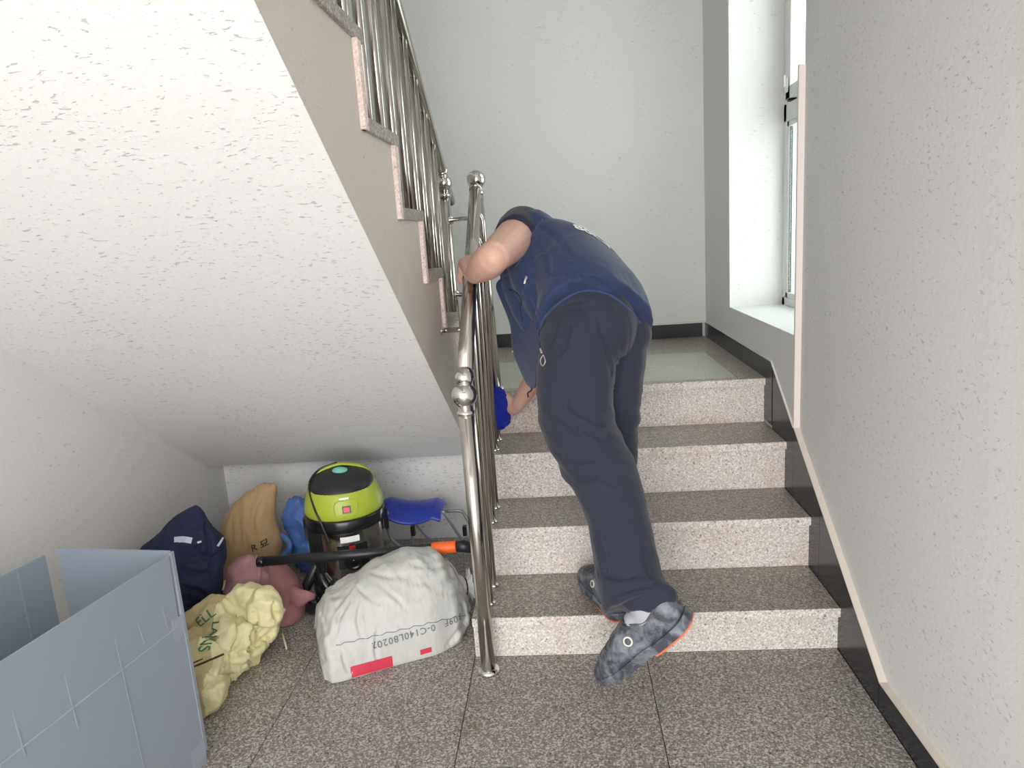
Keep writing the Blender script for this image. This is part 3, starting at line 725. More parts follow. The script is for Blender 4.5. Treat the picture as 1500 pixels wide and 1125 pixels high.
tb('back_frame', [V((c0.x-0.01, c0.y, fz)), c0, q(606, 766, 0.045), q(612, 753, 0.05), q(640, 751, 0.05), q(672, 748, 0.05), q(682, 756, 0.05), V((-1.166, SY+0.03, 0.12)), V((-1.168, SY+0.02, fz))])
tb('brace', [q(610, 770, 0.03), q(628, 789, 0.0), V((q(628, 789).x+0.05, SY-0.02, 0.10))], 0.005)
obj('hinge', obox(bmesh.new(), q(605, 777, 0.02), V((1,0,0)), V((0,1,0)), V((0,0,1)), 0.008, 0.01, 0.02), M['black_pl'], stool)
obj('hinge', obox(bmesh.new(), q(681, 777, 0.02), V((1,0,0)), V((0,1,0)), V((0,0,1)), 0.008, 0.01, 0.02), M['black_pl'], stool)

# ---- grey plastic box
A_, B_ = V((-1.722, -0.432, 0)), V((-2.040, -0.385, 0)); A2 = V((-1.858, -1.16, 0)); B0, B2 = V((-2.052, -0.414, 0)), V((-2.215, -1.13, 0))
ZB = 0.569
bx_ = tag(empty('plastic_box', (A_+B2)/2), 'open topped grey corrugated plastic box standing by the wall', 'box')
def panel(name, p, q_, z0, z1, mat, t_=0.0045, par=bx_, lean=0.0):
    p, q_ = V(p), V(q_); d_ = (q_-p).normalized(); nn = V((-d_.y, d_.x, 0))
    bm = bmesh.new(); vs = []
    for z, L_ in ((z0, 0), (z1, lean)):
        for b, s_ in ((p, -1), (q_, -1), (q_, 1), (p, 1)): vs.append(bm.verts.new((b.x + nn.x*(s_*t_/2+L_), b.y + nn.y*(s_*t_/2+L_), z)))
    for f in ((3,2,1,0),(4,5,6,7),(0,1,5,4),(1,2,6,5),(2,3,7,6),(3,0,4,7)): bm.faces.new([vs[i] for i in f])
    return obj(name, bm, M[mat], par)
fp = panel('side_panel', A_, A2, 0.0, 0.387, 'sheet'); dA = (A2-A_).normalized()
panel('upper_side_panel', A_ + dA*0.012, A2, 0.39, ZB, 'sheet', lean=0.004)
obj('fold_line', tube(bmesh.new(), [A_ + V((0,0,0.3885)) + V((0.002,0,0)), A2 + V((0.002,0,0.3885))], 0.0021, 6), M['scuff'], bx_)
panel('end_panel', A_ + V((-0.003, 0.006, 0)), B_, 0.0, ZB+0.004, 'sheet')
panel('side_panel', B0, B2, 0.0, ZB, 'sheet'); panel('end_panel', A2, B2, 0.0, ZB, 'sheet')
obj('base_panel', prism_x(bmesh.new(), [(0,0)]*0 or [(-1.12, 0.001), (-0.44, 0.001), (-0.44, 0.006), (-1.12, 0.006)], -2.05, -1.86), M['sheet'], bx_)
nA = V((dA.y, -dA.x, 0)); nA = nA if nA.x > 0 else -nA
def scratch(p0_, p1_, w_=0.003, mat='scuff', name='scuff_mark', off=0.0036, tilt_=0.0):
    """thin mark on the outside of the long side: (distance from corner, height)"""
    a = A_ + dA*p0_[0] + V((0,0,p0_[1])) + nA*off; b = A_ + dA*p1_[0] + V((0,0,p1_[1])) + nA*(off)
    d_ = (b-a).normalized(); s_ = nA.cross(d_)
    bm = bmesh.new(); obox(bm, (a+b)/2, s_, d_, nA, w_/2, (b-a).length/2, 0.0004); obj(name, bm, M[mat], bx_)
for a in (((0.065, 0.53), (0.05, 0.40)), ((0.20, 0.50), (0.19, 0.13)), ((0.33, 0.47), (0.325, 0.34)), ((0.14, 0.51), (0.125, 0.41)), ((0.445, 0.50), (0.44, 0.37))): scratch(*a)
scratch((0.0, 0.385), (0.035, 0.385), 0.05, 'tape', 'tape', 0.0030); scratch((0.0, 0.04), (0.05, 0.04), 0.05, 'tape', 'tape', 0.0030)
obj('tape', obox(bmesh.new(), A_ + V((0.0, 0.004, 0.30)), V((1,0,0)), V((0,1,0)), V((0,0,1)), 0.0035, 0.006, 0.27), M['tape'], bx_)
for s_ in (0.075,):
    dB = (B2-B0).normalized(); nB = V((-dB.y, dB.x, 0)); nB = nB if nB.x > 0 else -nB
    p = B0 + dB*s_ + nB*0.0028; obj('scuff_mark', obox(bmesh.new(), p + V((0,0,0.42)), dB, V((0,0,1)), nB, 0.002, 0.145, 0.0004), M['scuff'], bx_)

# ---- navy work jacket
me = lump([((-2.075, 0.13, 0.003), 0.115, 0.095, 0.15), ((-2.075, 0.13, 0.06), 0.120, 0.10, 0.15), ((-2.07, 0.14, 0.15), 0.118, 0.10, 0.1), ((-2.06, 0.15, 0.24), 0.128, 0.10, 0.0), ((-2.05, 0.165, 0.32), 0.125, 0.085, 0.0), ((-2.03, 0.18, 0.38), 0.070, 0.050, 0.0), ((-2.008, 0.19, 0.428), 0.022, 0.022, 0), ((-2.0, 0.195, 0.446), 0.003, 0.004, 0)],
          amp=0.009, freq=9, seed=4, aniso=(1.1, 1, 0.8), zmin=0.001, amp2=0.002, cr=0.020, cf=8)
creases(me, [[(270, 800), (300, 815), (325, 815)], [(262, 830), (290, 842), (312, 835)], [(268, 862), (292, 868), (308, 880)], [(300, 770), (306, 800), (300, 825)], [(262, 805), (280, 812), (296, 795)], [(322, 806), (310, 825), (306, 850)], [(270, 890), (290, 892), (300, 900)]], 0.011, 5)
jk = tag(obj('work_jacket', me, M['navy'], None, True), 'crumpled navy work jacket with a pale reflective band heaped beside the grey box', 'jacket')
JB = bvh_of(jk)
def hit(bv, u, v):
    h_ = bv.ray_cast(CC, ray(u, v).normalized()); return h_
def ribbon(bv, px, w_, mat, name, par, lift=0.0015, n=16):
    """strip of cloth following image points over a surface"""
    pts = []
    cp_ = curve_pts([V((u, v, 0)) for u, v in px], max(2, n//(len(px)-1)))
    for c in cp_:
        h_ = hit(bv, c.x, c.y)
        if h_[0] is not None: pts.append((h_[0] + (-ray(c.x, c.y).normalized())*lift, h_[1]))
    if len(pts) < 2: return None
    bm = bmesh.new(); prev = None
    for i, (p, nn) in enumerate(pts):
        t_ = (pts[min(i+1, len(pts)-1)][0] - pts[max(i-1, 0)][0]).normalized(); s_ = (ray(*px[0])).cross(t_).normalized()
        a, b = bm.verts.new(p + s_*w_/2), bm.verts.new(p - s_*w_/2)
        if prev: bm.faces.new((prev[0], a, b, prev[1]))
        prev = (a, b)
    return obj(name, bm, M[mat], par, True)
ribbon(JB, [(255, 791), (268, 790), (281, 792)], 0.019, 'reflect', 'reflective_band', jk, 0.004)
ribbon(JB, [(289, 795), (295, 793)], 0.006, 'white_print', 'label', jk, 0.004)
ribbon(JB, [(319, 800), (323, 794), (327, 787)], 0.007, 'reflect', 'piping', jk, 0.004)

# ---- tan sack standing in the corner
me = lump([((-2.02, 0.56, 0.003), 0.11, 0.10, 0.1), ((-2.02, 0.56, 0.06), 0.115, 0.10, 0.1), ((-2.015, 0.57, 0.15), 0.118, 0.09, 0.1), ((-2.02, 0.585, 0.23), 0.105, 0.07, 0.1), ((-2.0, 0.595, 0.29), 0.085, 0.05, 0.1), ((-1.972, 0.605, 0.335), 0.062, 0.03, 0.1), ((-1.945, 0.61, 0.362), 0.042, 0.015, 0.1), ((-1.94, 0.612, 0.37), 0.030, 0.005, 0.1)],
          amp=0.006, freq=10, seed=9, aniso=(2.2, 1, 0.35), zmin=0.001, cr=0.007, cf=8)
creases(me, [[(348, 752), (350, 780), (352, 805)], [(366, 735), (364, 765), (372, 795)], [(382, 735), (376, 760), (378, 785)], [(338, 765), (340, 790)]], 0.006, 4)
ts = tag(obj('sack', me, M['tan'], None, True), 'tan woven sack with dark printed characters standing in the corner under the stairs', 'sack')
B9 = bvh_of(ts)
for s_, u, v, sz in (('R', 372, 803, 0.034), ('묘', 387, 797, 0.030)):
    h_ = hit(B9, u, v)
    if h_[0]: print_on('print', text_mesh(s_, sz, 0.0006), B9, h_[0], V((1, 0.1, 0.22)), V((-0.22, 0, 1)), M['black_print'], ts, 0.0025, 1)

# ---- blue plastic bag behind
me = lump([((-1.80, 0.69, 0.003), 0.075, 0.085, 0), ((-1.80, 0.69, 0.08), 0.085, 0.09, 0), ((-1.805, 0.69, 0.15), 0.09, 0.08, 0), ((-1.82, 0.68, 0.205), 0.085, 0.06, 0), ((-1.85, 0.69, 0.245), 0.045, 0.04, 0), ((-1.865, 0.69, 0.275), 0.012, 0.012, 0)], amp=0.008, freq=13, seed=13, zmin=0.001, amp2=0.003, cr=0.02, cf=14)
bb_ = tag(obj('plastic_bag', me, M['blue_bag'], None, True), 'crumpled blue plastic bag between the tan sack and the vacuum cleaner', 'bag')
q5 = lambda u, v, y: atY(u, v, y)
obj('bag_handle', tube(bmesh.new(), curve_pts([q5(388, 786, 0.58), q5(394, 800, 0.565), q5(404, 814, 0.56), q5(416, 812, 0.565), q5(424, 800, 0.57), q5(416, 787, 0.585), q5(400, 784, 0.59)], 8), [(0.010, 0.014)]*49, 12), M['blue_bag'], bb_, True)

# ---- pink and maroon sacks
me = lump([((-1.885, 0.205, 0.003), 0.066, 0.065, -0.2), ((-1.885, 0.205, 0.05), 0.074, 0.07, -0.2), ((-1.882, 0.215, 0.12), 0.078, 0.07, -0.2), ((-1.878, 0.235, 0.175), 0.075, 0.065, -0.2), ((-1.88, 0.24, 0.215), 0.055, 0.045, -0.2), ((-1.88, 0.245, 0.238), 0.012, 0.012, 0)], amp=0.005, cr=0.009, cf=9, freq=9, seed=21, zmin=0.001, aniso=(1, 1, 1.4))
ps = tag(obj('sack', me, M['pink_sack'], None, True), 'dusty pink sack slumped against the navy work jacket', 'sack')
PB = bvh_of(ps)
seam(PB, [(350, 803), (364, 806), (376, 818), (380, 836), (378, 856), (370, 874)], 0.0085, 'pink_sack', 'rolled_rim', ps, 0.0)
ribbon(PB, [(330, 850), (326, 865), (318, 880)], 0.006, 'wood', 'frayed_edge', ps, 0.003)
me = lump([((-1.775, 0.27, 0.003), 0.050, 0.065, 0.1), ((-1.772, 0.27, 0.04), 0.056, 0.070, 0.1), ((-1.778, 0.275, 0.10), 0.058, 0.065, 0.1), ((-1.80, 0.275, 0.155), 0.056, 0.055, 0.1), ((-1.815, 0.285, 0.19), 0.035, 0.032, 0.1), ((-1.82, 0.29, 0.205), 0.008, 0.01, 0)], amp=0.005, cr=0.009, cf=9, freq=10, seed=27, zmin=0.001, aniso=(1, 1, 0.8))
ms = tag(obj('sack', me, M['maroon_sack'], None, True), 'small maroon sack with a pointed corner under the end of the black pole', 'sack')
e_ = q5(440, 876, 0.235)
obj('sack_corner', tube(bmesh.new(), [e_ + V((-0.04, 0.02, 0.0)), e_, q5(451, 873, 0.24), q5(461, 873, 0.245)], [(0.050, 0.030), (0.034, 0.018), (0.020, 0.009), (0.010, 0.004)], 12), M['maroon_sack'], ms, True)

# ---- yellow sack in front
bm = bmesh.new()
def hull(c, r, sc_, rot=0.0):
    m_ = Matrix.Translation(V(c)) @ Matrix.Rotation(rot, 4, 'Z') @ Matrix.Diagonal((sc_[0], sc_[1], sc_[2], 1))
    bmesh.ops.create_uvsphere(bm, u_segments=20, v_segments=14, radius=r, matrix=m_)
hull((-1.885, -0.135, 0.075), 0.1, (0.85, 1.55, 0.85), 0.25)
hull((-1.845, -0.215, 0.06), 0.1, (0.72, 0.85, 0.66)); hull((-1.835, -0.02, 0.08), 0.1, (0.85, 1.2, 0.95), -0.2)
hull((-1.80, 0.06, 0.15), 0.1, (0.72, 0.5, 0.72)); hull((-1.765, 0.05, 0.12), 0.1, (0.7, 0.55, 0.6)); hull((-1.90, 0.02, 0.14), 0.1, (0.85, 0.6, 0.6)); hull((-1.735, 0.03, 0.165), 0.1, (0.42, 0.42, 0.62))
me = fuse(bm, 0.0042, 14)
def yw(p, nn):
    return 0.006*(ridged(V((p.x*12+p.z*6, p.y*9, p.z*10-p.x*5)), 31)-0.35) + 0.024*(crump(p, 9.5, 3, 0.5)-0.45) + 0.006*(crump(p, 26, 7)-0.5)
displace(me, yw)
for v in me.vertices: v.co.z = max(v.co.z, 0.0008)
creases(me, [[(345, 900), (350, 930), (338, 955)], [(340, 962), (370, 950), (400, 925)], [(330, 960), (325, 985), (318, 1000)], [(372, 895), (375, 915), (366, 935)], [(300, 1010), (330, 992), (360, 990)], [(360, 965), (372, 985), (362, 1010)], [(400, 885), (402, 905)]], 0.012, 5)
ysk = tag(obj('sack', me, M['yellow_sack'], None, True), 'crumpled pale yellow sack with green print spilling out beside the grey box', 'sack')
ysk.data.materials.append(M['yellow_dirty'])
for p in ysk.data.polygons:
    c = p.center
    if c.y < 0.06 and noise.noise(c*9)*0.35 > (c.x+1.815)*6 + (0.25 if c.z > 0.15 else 0): p.material_index = 1
YS = bvh_of(ysk)
for s_, u, v, sz, rt in (('ELL', 300, 905, 0.040, 0.75), ('LANS', 311, 932, 0.036, -1.45)):
    h_ = hit(YS, u, v)
    if h_[0]:
        d_ = -ray(u, v).normalized(); r0 = CR.copy(); u0 = d_.cross(r0)
        print_on('print', text_mesh(s_, sz, 0.0005), YS, h_[0], r0*math.cos(rt)+u0*math.sin(rt), u0*math.cos(rt)-r0*math.sin(rt), M['green_print'], ysk, 0.002, 1, 0.3)
ribbon(YS, [(283, 977), (305, 968), (328, 958)], 0.006, 'strap', 'strap', ysk, 0.003)
ribbon(YS, [(281, 972), (290, 968), (297, 965)], 0.004, 'strap', 'strap', ysk, 0.003)
a, b = q5(419, 921, 0.12), atZ(420, 951, 0.004)
st = tag(obj('wooden_stick', tube(bmesh.new(), [b, V((a.x, 0.09, a.z))], 0.003, 8), M['wood'], None, True), 'thin pale wooden stick leaning on the yellow sack', 'stick')
# ------------------------------------------------------------------ person wiping the railing
def cloth(name, col, rough=0.85, sc=700, var=0.08, sheen=0.15):
    t = NT(name); f = t.noise(t.pos(), 6, 3)
    t.set(Base_Color=t.mix(f, tuple(c*(1-var) for c in col), tuple(c*(1+var) for c in col)), Roughness=rough, Sheen_Weight=sheen)
    t.bump(t.noise(t.pos(), sc, 2), 0.12, 0.001); return t.m
M['trouser'] = cloth('charcoal navy trousers', srgb(37, 41, 58))
M['vest'] = cloth('navy vest', srgb(36, 50, 84), 0.8)
M['vest_trim'] = cloth('vest binding', srgb(46, 62, 102), 0.75)
M['tee'] = cloth('black shirt', srgb(34, 34, 52), 0.9)
M['zip'] = plain('zip pull', srgb(214, 208, 202), 0.3, 0.6)
M['zip_dark'] = plain('dark zip', srgb(26, 30, 48), 0.6)
M['sock'] = plain('grey sock', srgb(176, 176, 182), 0.9, bumpy=0.4, bscale=500)
M['hair'] = plain('black hair', srgb(26, 24, 24), 0.5, bumpy=0.6, bscale=160)
t = NT('skin'); f = t.noise(t.pos(), 9, 3); t.set(Base_Color=t.mix(f, srgb(206, 160, 142), srgb(226, 184, 166)), Roughness=0.5, Subsurface_Weight=0.15, Subsurface_Radius=(0.02, 0.008, 0.004), Subsurface_Scale=0.3)
t.bump(t.noise(t.pos(), 180, 3), 0.06, 0.001); M['skin'] = t.m
t = NT('dusty clog rubber'); f = t.ramp(t.noise(t.pos(), 26, 5, 0.65, 0.6), [(0.42, 0), (0.72, 1)])
t.set(Base_Color=t.mix(f, srgb(62, 66, 74), srgb(140, 146, 154)), Roughness=0.55); t.bump(t.noise(t.pos(), 45, 3, 0.6, 1.0), 0.35, 0.004); M['clog'] = t.m
M['clog_sole'] = plain('clog sole', srgb(84, 88, 97), 0.6, bumpy=0.3, bscale=80, var=0.35)
M['clog_orange'] = plain('orange outsole', srgb(224, 118, 76), 0.6)
M['rag'] = plain('blue microfibre', srgb(30, 44, 160), 0.95, bumpy=0.6, bscale=320, var=0.2)
M['badge_w'] = plain('white badge', srgb(220, 218, 208), 0.5)

PS = tag(empty('person', (-0.69, 0.05, H1)), 'person in navy vest and dark trousers bending over to wipe the railing', 'person')
sv = V((-0.15, 0.84, 0.51)).normalized()
bv = V((0.70, -0.30, 0.65)); bv = (bv - sv*bv.dot(sv)).normalized()
rv = -(bv.cross(sv)); rv.normalize()
PX = lambda u, v, y: atY(u, v, y)
LSH = V((-0.872, 0.335, 1.262)); LEL = PX(724, 376, 0.07); LWR = PX(694, 403, 0.225)
c4 = V((-0.757, 0.415, 1.175)); RSH = c4 + rv*0.165; REL = V((-0.80, 0.63, 0.84)); RWR = PX(757, 596, 0.655)
# rail point that the near hand closes on
f_ = 0.33
for i in range(300):
    q = HR0.lerp(HR1, i/300); d_ = q - CC; 
    vv = 562.5 - FPX*d_.dot(CU)/d_.dot(CF)
    if vv < 400: RP = q; break
rail_d = (HR1-HR0).normalized()
ec = (CC - RP); ec = (ec - rail_d*ec.dot(rail_d)).normalized(); el = rail_d.cross(ec); el = el if el.x < 0 else -el
# body: one continuous skin
bm = bmesh.new()
def limb(pts, rad, per=5, n=16):
    c = curve_pts(pts, per); rr = curve_pts([V((r, 0, 0)) for r in rad], per); tube(bm, c, [q.x for q in rr], n)
limb([LSH + V((0.03, 0.02, -0.01)), LSH, LSH.lerp(LEL, 0.5), LEL], [0.06, 0.064, 0.058, 0.046])
limb([LSH.lerp(LEL, 0.85), LEL, LEL.lerp(LWR, 0.3), LEL.lerp(LWR, 0.7), LWR], [0.044, 0.0455, 0.050, 0.039, 0.029])
sphere(bm, LEL + (LEL-LSH.lerp(LWR, 0.5)).normalized()*0.012, 0.034)
limb([RSH + V((-0.02, -0.01, 0.02)), RSH, RSH.lerp(REL, 0.5), REL, REL.lerp(RWR, 0.35), RWR], [0.055, 0.056, 0.048, 0.042, 0.043, 0.027])
# near hand: palm over the left side of the rail, fingers curling behind it
def pol(th, rad, along): return RP + rail_d*along + ec*(math.cos(th)*rad) + el*(math.sin(th)*rad)
R0 = 0.0225
for k, al in enumerate((0.030, 0.010, -0.011, -0.030)):
    ln = (0.95, 1.05, 1.0, 0.8)[k]
    th = [0.35, 0.9, 1.45, 1.45+0.75*ln, 1.45+1.45*ln, 1.45+2.05*ln]
    rr = [0.013, 0.0125, 0.0112, 0.0098, 0.0090, 0.0078]
    tube(bm, [pol(a, R0 + r_ + 0.001, al*(1-0.12*max(0, (1.45-a)))) for a, r_ in zip(th, rr)], rr, 12)
tube(bm, [LWR, pol(0.15, R0+0.022, 0.0), pol(0.6, R0+0.017, 0.0), pol(1.0, R0+0.0125, 0.0)], [(0.026, 0.030), (0.022, 0.036), (0.016, 0.038), (0.012, 0.036)], 16, up=ec)
tube(bm, [pol(0.1, R0+0.016, 0.02), pol(-0.5, R0+0.014, 0.034), pol(-1.1, R0+0.012, 0.046), pol(-1.7, R0+0.0105, 0.05)], [0.016, 0.0135, 0.0115, 0.0095], 12)
# far hand holding the cloth against a baluster
HC = V((-0.992, 0.662, RWR.z + 0.004)); hd = (HC - RWR).normalized(); hu = V((0,0,1)); hu = (hu - hd*hu.dot(hd)).normalized(); hn = hd.cross(hu)
hs = hn if hn.y < 0 else -hn            # towards the camera side
tube(bm, [RWR - hd*0.01, RWR + hd*0.02, RWR + hd*0.05, RWR + hd*0.078], [(0.025, 0.021), (0.032, 0.017), (0.040, 0.0145), (0.039, 0.012)], 16, up=hu)
for k, o_ in enumerate((0.030, 0.010, -0.010, -0.029)):
    b0 = RWR + hd*0.070 + hu*o_; ln = (0.9, 1.05, 1.0, 0.8)[k]
    tube(bm, [b0, b0 + hd*0.028*ln + hs*-0.004, b0 + hd*0.046*ln - hs*0.018, b0 + hd*0.044*ln - hs*0.036], [0.0105, 0.0098, 0.009, 0.0078], 12)
b0 = RWR + hd*0.02 + hu*0.022
tube(bm, [b0, b0 + hd*0.025 + hu*0.018, b0 + hd*0.05 + hu*0.022 - hs*0.008, b0 + hd*0.068 + hu*0.018 - hs*0.014], [0.016, 0.0135, 0.0115, 0.0095], 12)
# trunk, neck, head
spine = [V((-0.672, 0.10, 0.985)), V((-0.675, 0.16, 1.05)), V((-0.70, 0.26, 1.115)), V((-0.735, 0.35, 1.16)), c4, c4 + sv*0.06]
NK_ = c4 + sv*0.05; HD = NK_ + sv*0.105 - bv*0.085 - V((0.0, 0, 0.02))
limb([p_ - bv*0.005 for p_ in spine], [0.085, 0.085, 0.085, 0.085, 0.075, 0.055])
tube(bm, [c4 - rv*0.15, c4, c4 + rv*0.15], 0.055, 14)
limb([c4, NK_, NK_.lerp(HD, 0.6)], [0.06, 0.052, 0.050])
fwd = (sv*0.45 - bv*0.9).normalized(); hup = (sv*0.9 + bv*0.42); hup = (hup - fwd*hup.dot(fwd)).normalized(); hr_ = fwd.cross(hup)
def hp_(x, y, z): return HD + hr_*x + fwd*y + hup*z       # right, forward, up on the head
bmesh.ops.create_uvsphere(bm, u_segments=24, v_segments=18, radius=1, matrix=Matrix.Translation(HD) @ Matrix((( hr_.x*0.074, fwd.x*0.092, hup.x*0.108, 0), (hr_.y*0.074, fwd.y*0.092, hup.y*0.108, 0), (hr_.z*0.074, fwd.z*0.092, hup.z*0.108, 0), (0,0,0,1))))
tube(bm, [hp_(0, 0.05, -0.03), hp_(0, 0.065, -0.075), hp_(0, 0.06, -0.105)], [0.055, 0.045, 0.026], 16)
tube(bm, [hp_(0, 0.085, 0.02), hp_(0, 0.104, -0.012), hp_(0, 0.112, -0.028), hp_(0, 0.09, -0.036)], [0.010, 0.013, 0.015, 0.010], 10)
for s_ in (-1, 1):
    tube(bm, [hp_(s_*0.072, -0.008, 0.026), hp_(s_*0.084, -0.016, 0.012), hp_(s_*0.082, -0.012, -0.012), hp_(s_*0.074, -0.002, -0.030)], [0.010, 0.013, 0.011, 0.007], 10)
    sphere(bm, hp_(s_*0.034, 0.078, 0.022), 0.016)       # brow over the eye
tube(bm, [hp_(-0.022, 0.094, -0.062), hp_(0, 0.100, -0.060), hp_(0.022, 0.094, -0.062)], [0.006, 0.008, 0.006], 8)
# legs and feet inside the clothes
LLEG = [(850, 500, .06, .085), (845, 575, .04, .075), (850, 625, .02, .066), (880, 690, -.03, .055), (897, 730, -.07, .055), (914, 790, -.13, .055), (930, 850, -.20, .042), (944, 893, -.262, .036)]
RLEG = [(898, 500, .17, .085), (893, 580, .17, .074), (890, 660, .15, .062), (898, 740, .11, .052), (903, 800, .08, .048), (900, 850, .05, .040), (897, 885, .035, .034)]
for L_ in (LLEG, RLEG): limb([PX(u, v, y) for u, v, y, r in L_], [r for *_, r in L_], 4)
tube(bm, [PX(850, 500, .06), PX(898, 500, .17)], 0.085, 16)
TOE, HEEL = PX(876, 984, -0.215), PX(993, 888, -0.285)
RTOE, RHEEL = V((-0.722, 0.185, H1+0.052)), V((-0.628, -0.068, H1+0.052))
LF = (TOE-HEEL).normalized(); RFt = (RTOE-RHEEL).normalized()
limb([PX(944, 893, -.262), HEEL + LF*0.08, HEEL + LF*0.16, HEEL + LF*0.24], [0.036, 0.034, 0.034, 0.026], 4)
limb([PX(897, 885, .035), RHEEL + RFt*0.08 + V((0,0,0.02)), RHEEL + RFt*0.15, RHEEL + RFt*0.22], [0.036, 0.034, 0.034, 0.024], 4)
body = obj('body', fuse(bm, 0.0042, 5), M['skin'], PS, True)
for s_ in (-1, 1):
    eb = bmesh.new(); sphere(eb, hp_(s_*0.034, 0.0865, 0.004), 0.0095, 14, 10); obj('eye', eb, M['badge_w'], body, True)
hb = bmesh.new(); bmesh.ops.create_uvsphere(hb, u_segments=32, v_segments=24, radius=1, matrix=Matrix.Translation(HD + hup*0.012 - fwd*0.012) @ Matrix((( hr_.x*0.080, fwd.x*0.098, hup.x*0.108, 0), (hr_.y*0.080, fwd.y*0.098, hup.y*0.108, 0), (hr_.z*0.080, fwd.z*0.098, hup.z*0.108, 0), (0,0,0,1))))
for v in list(hb.verts):
    q = v.co - HD; y_, z_ = q.dot(fwd), q.dot(hup)
    if z_ < -0.045 or (y_ > 0.055 and z_ < 0.05) or (y_ > 0.02 and z_ < 0.0): hb.verts.remove(v)
hm = mesh_from(hb); displace(hm, lambda p, n: 0.004*ridged(p*40, 3)); obj('hair', hm, M['hair'], body, True)

# ---- trousers
bm = bmesh.new()
def plimb(L_, per=5, n=28):
    pts = [PX(u, v, y) for u, v, y, r in L_]; tube(bm, curve_pts(pts, per), [q.x for q in curve_pts([V((r, 0, 0)) for *_, r in L_], per)], n)
plimb([(852, 478, .08, .098), (845, 520, .055, .107), (842, 570, .04, .108), (846, 620, .015, .103), (864, 662, -.01, .097), (882, 692, -.04, .0925), (896, 730, -.075, .0855), (909, 775, -.12, .083), (917, 825, -.175, .083), (924, 858, -.21, .086), (932, 878, -.232, .090)])
plimb([(898, 478, .17, .095), (898, 520, .175, .098), (896, 580, .175, .088), (895, 650, .16, .078), (899, 730, .11, .070), (904, 800, .075, .064), (900, 845, .05, .058), (900, 868, .04, .058)])
# hem flaring over the heel
tube(bm, [PX(922, 850, -.20), PX(942, 866, -.235), PX(964, 872, -.26), PX(982, 872, -.275), PX(990, 871, -.28)], [0.078, 0.068, 0.046, 0.026, 0.012], 20)
for c_, rr in ((PX(868, 478, .10), 0.125), (PX(908, 486, .165), 0.094), (PX(842, 492, .055), 0.100)): sphere(bm, c_, rr, 24, 16)
tube(bm, [spine[0] - sv*0.02, spine[1] + sv*0.02], [(0.112, 0.155), (0.098, 0.148)], 24, up=bv)
me = fuse(bm, 0.0045, 12)
def trw(p, nn):
    d_ = p - CC; u = 750 + FPX*d_.dot(CR)/d_.dot(CF); v = 562.5 - FPX*d_.dot(CU)/d_.dot(CF)
    a = ridged(V((p.x*5 + p.z*9, p.y*6, p.z*16 + p.x*10)), 41)
    kn = math.exp(-((p.z-0.63)/0.13)**2); hm_ = math.exp(-((p.z-0.30)/0.08)**2)
    a = 0.5*a + 0.9*(crump(V((p.x*0.6 + p.z*0.5, p.y*0.6, p.z*1.2 + p.x*0.5)), 9, 4)-0.2)
    return (0.002 + 0.009*kn + 0.007*hm_)*(a-0.45) + 0.0022*ridged(V((p.x*14, p.y*14, p.z*5)), 44)
displace(me, trw)
creases(me, [[(800, 602), (822, 622), (846, 640)], [(836, 618), (862, 634), (884, 646)], [(828, 588), (846, 606), (870, 616)], [(822, 668), (842, 676), (868, 676)], [(866, 616), (882, 624)],
             [(806, 510), (812, 490), (818, 468)], [(822, 520), (830, 500), (836, 470)], [(876, 470), (888, 510), (895, 550)], [(850, 705), (875, 700), (900, 712)], [(893, 640), (880, 645)],
             [(880, 840), (905, 848), (930, 845)], [(905, 872), (930, 862), (958, 858)], [(876, 780), (886, 820), (890, 850)], [(940, 800), (946, 830), (955, 850)], [(912, 500), (908, 540), (899, 575)]])
tro = obj('trousers', me, M['trouser'], PS, True)
TRB = bvh_of(tro)
seam(TRB, [(916, 452), (924, 480), (921, 510), (910, 540), (900, 570)], 0.0016, 'trouser', 'back_seam', tro)
seam(TRB, [(800, 470), (789, 490), (789, 505), (794, 512)], 0.0022, 'zip_dark', 'pocket_zip', tro)
seam(TRB, [(793, 511), (795, 517)], 0.0030, 'zip', 'zip_pull', tro, 0.003)
seam(TRB, [(797, 520), (793, 528), (796, 536), (800, 530), (798, 521)], 0.0016, 'zip', 'pull_loop', tro, 0.003)

# ---- vest
bm = bmesh.new()
ST = [(spine[0] + V((0.004, -0.012, 0.008)), 0.180, 0.146), (spine[1] + V((0.002, 0, 0.006)), 0.178, 0.136), (spine[2], 0.176, 0.126), (spine[3], 0.184, 0.122), (c4, 0.178, 0.105), (c4 + sv*0.045, 0.115, 0.078), (c4 + sv*0.07, 0.072, 0.066)]
cs = curve_pts([s_[0] for s_ in ST], 5); ab = curve_pts([V((s_[1], s_[2], 0)) for s_ in ST], 5)
rings = []
for c_, q in zip(cs, ab):
    rg = []
    for k in range(40):
        a = 2*math.pi*k/40; x, y = math.cos(a), math.sin(a)
        x = math.copysign(abs(x)**0.85, x); y = math.copysign(abs(y)**0.9, y); rg.append(c_ + rv*(q.x*x) + bv*(q.y*y))
    rings.append(rg)
loft(bm, rings)
sphere(bm, c4 - rv*0.145 + bv*0.02 - sv*0.03, 0.082, 20, 14); sphere(bm, c4 + rv*0.145 + bv*0.02 - sv*0.03, 0.082, 20, 14)
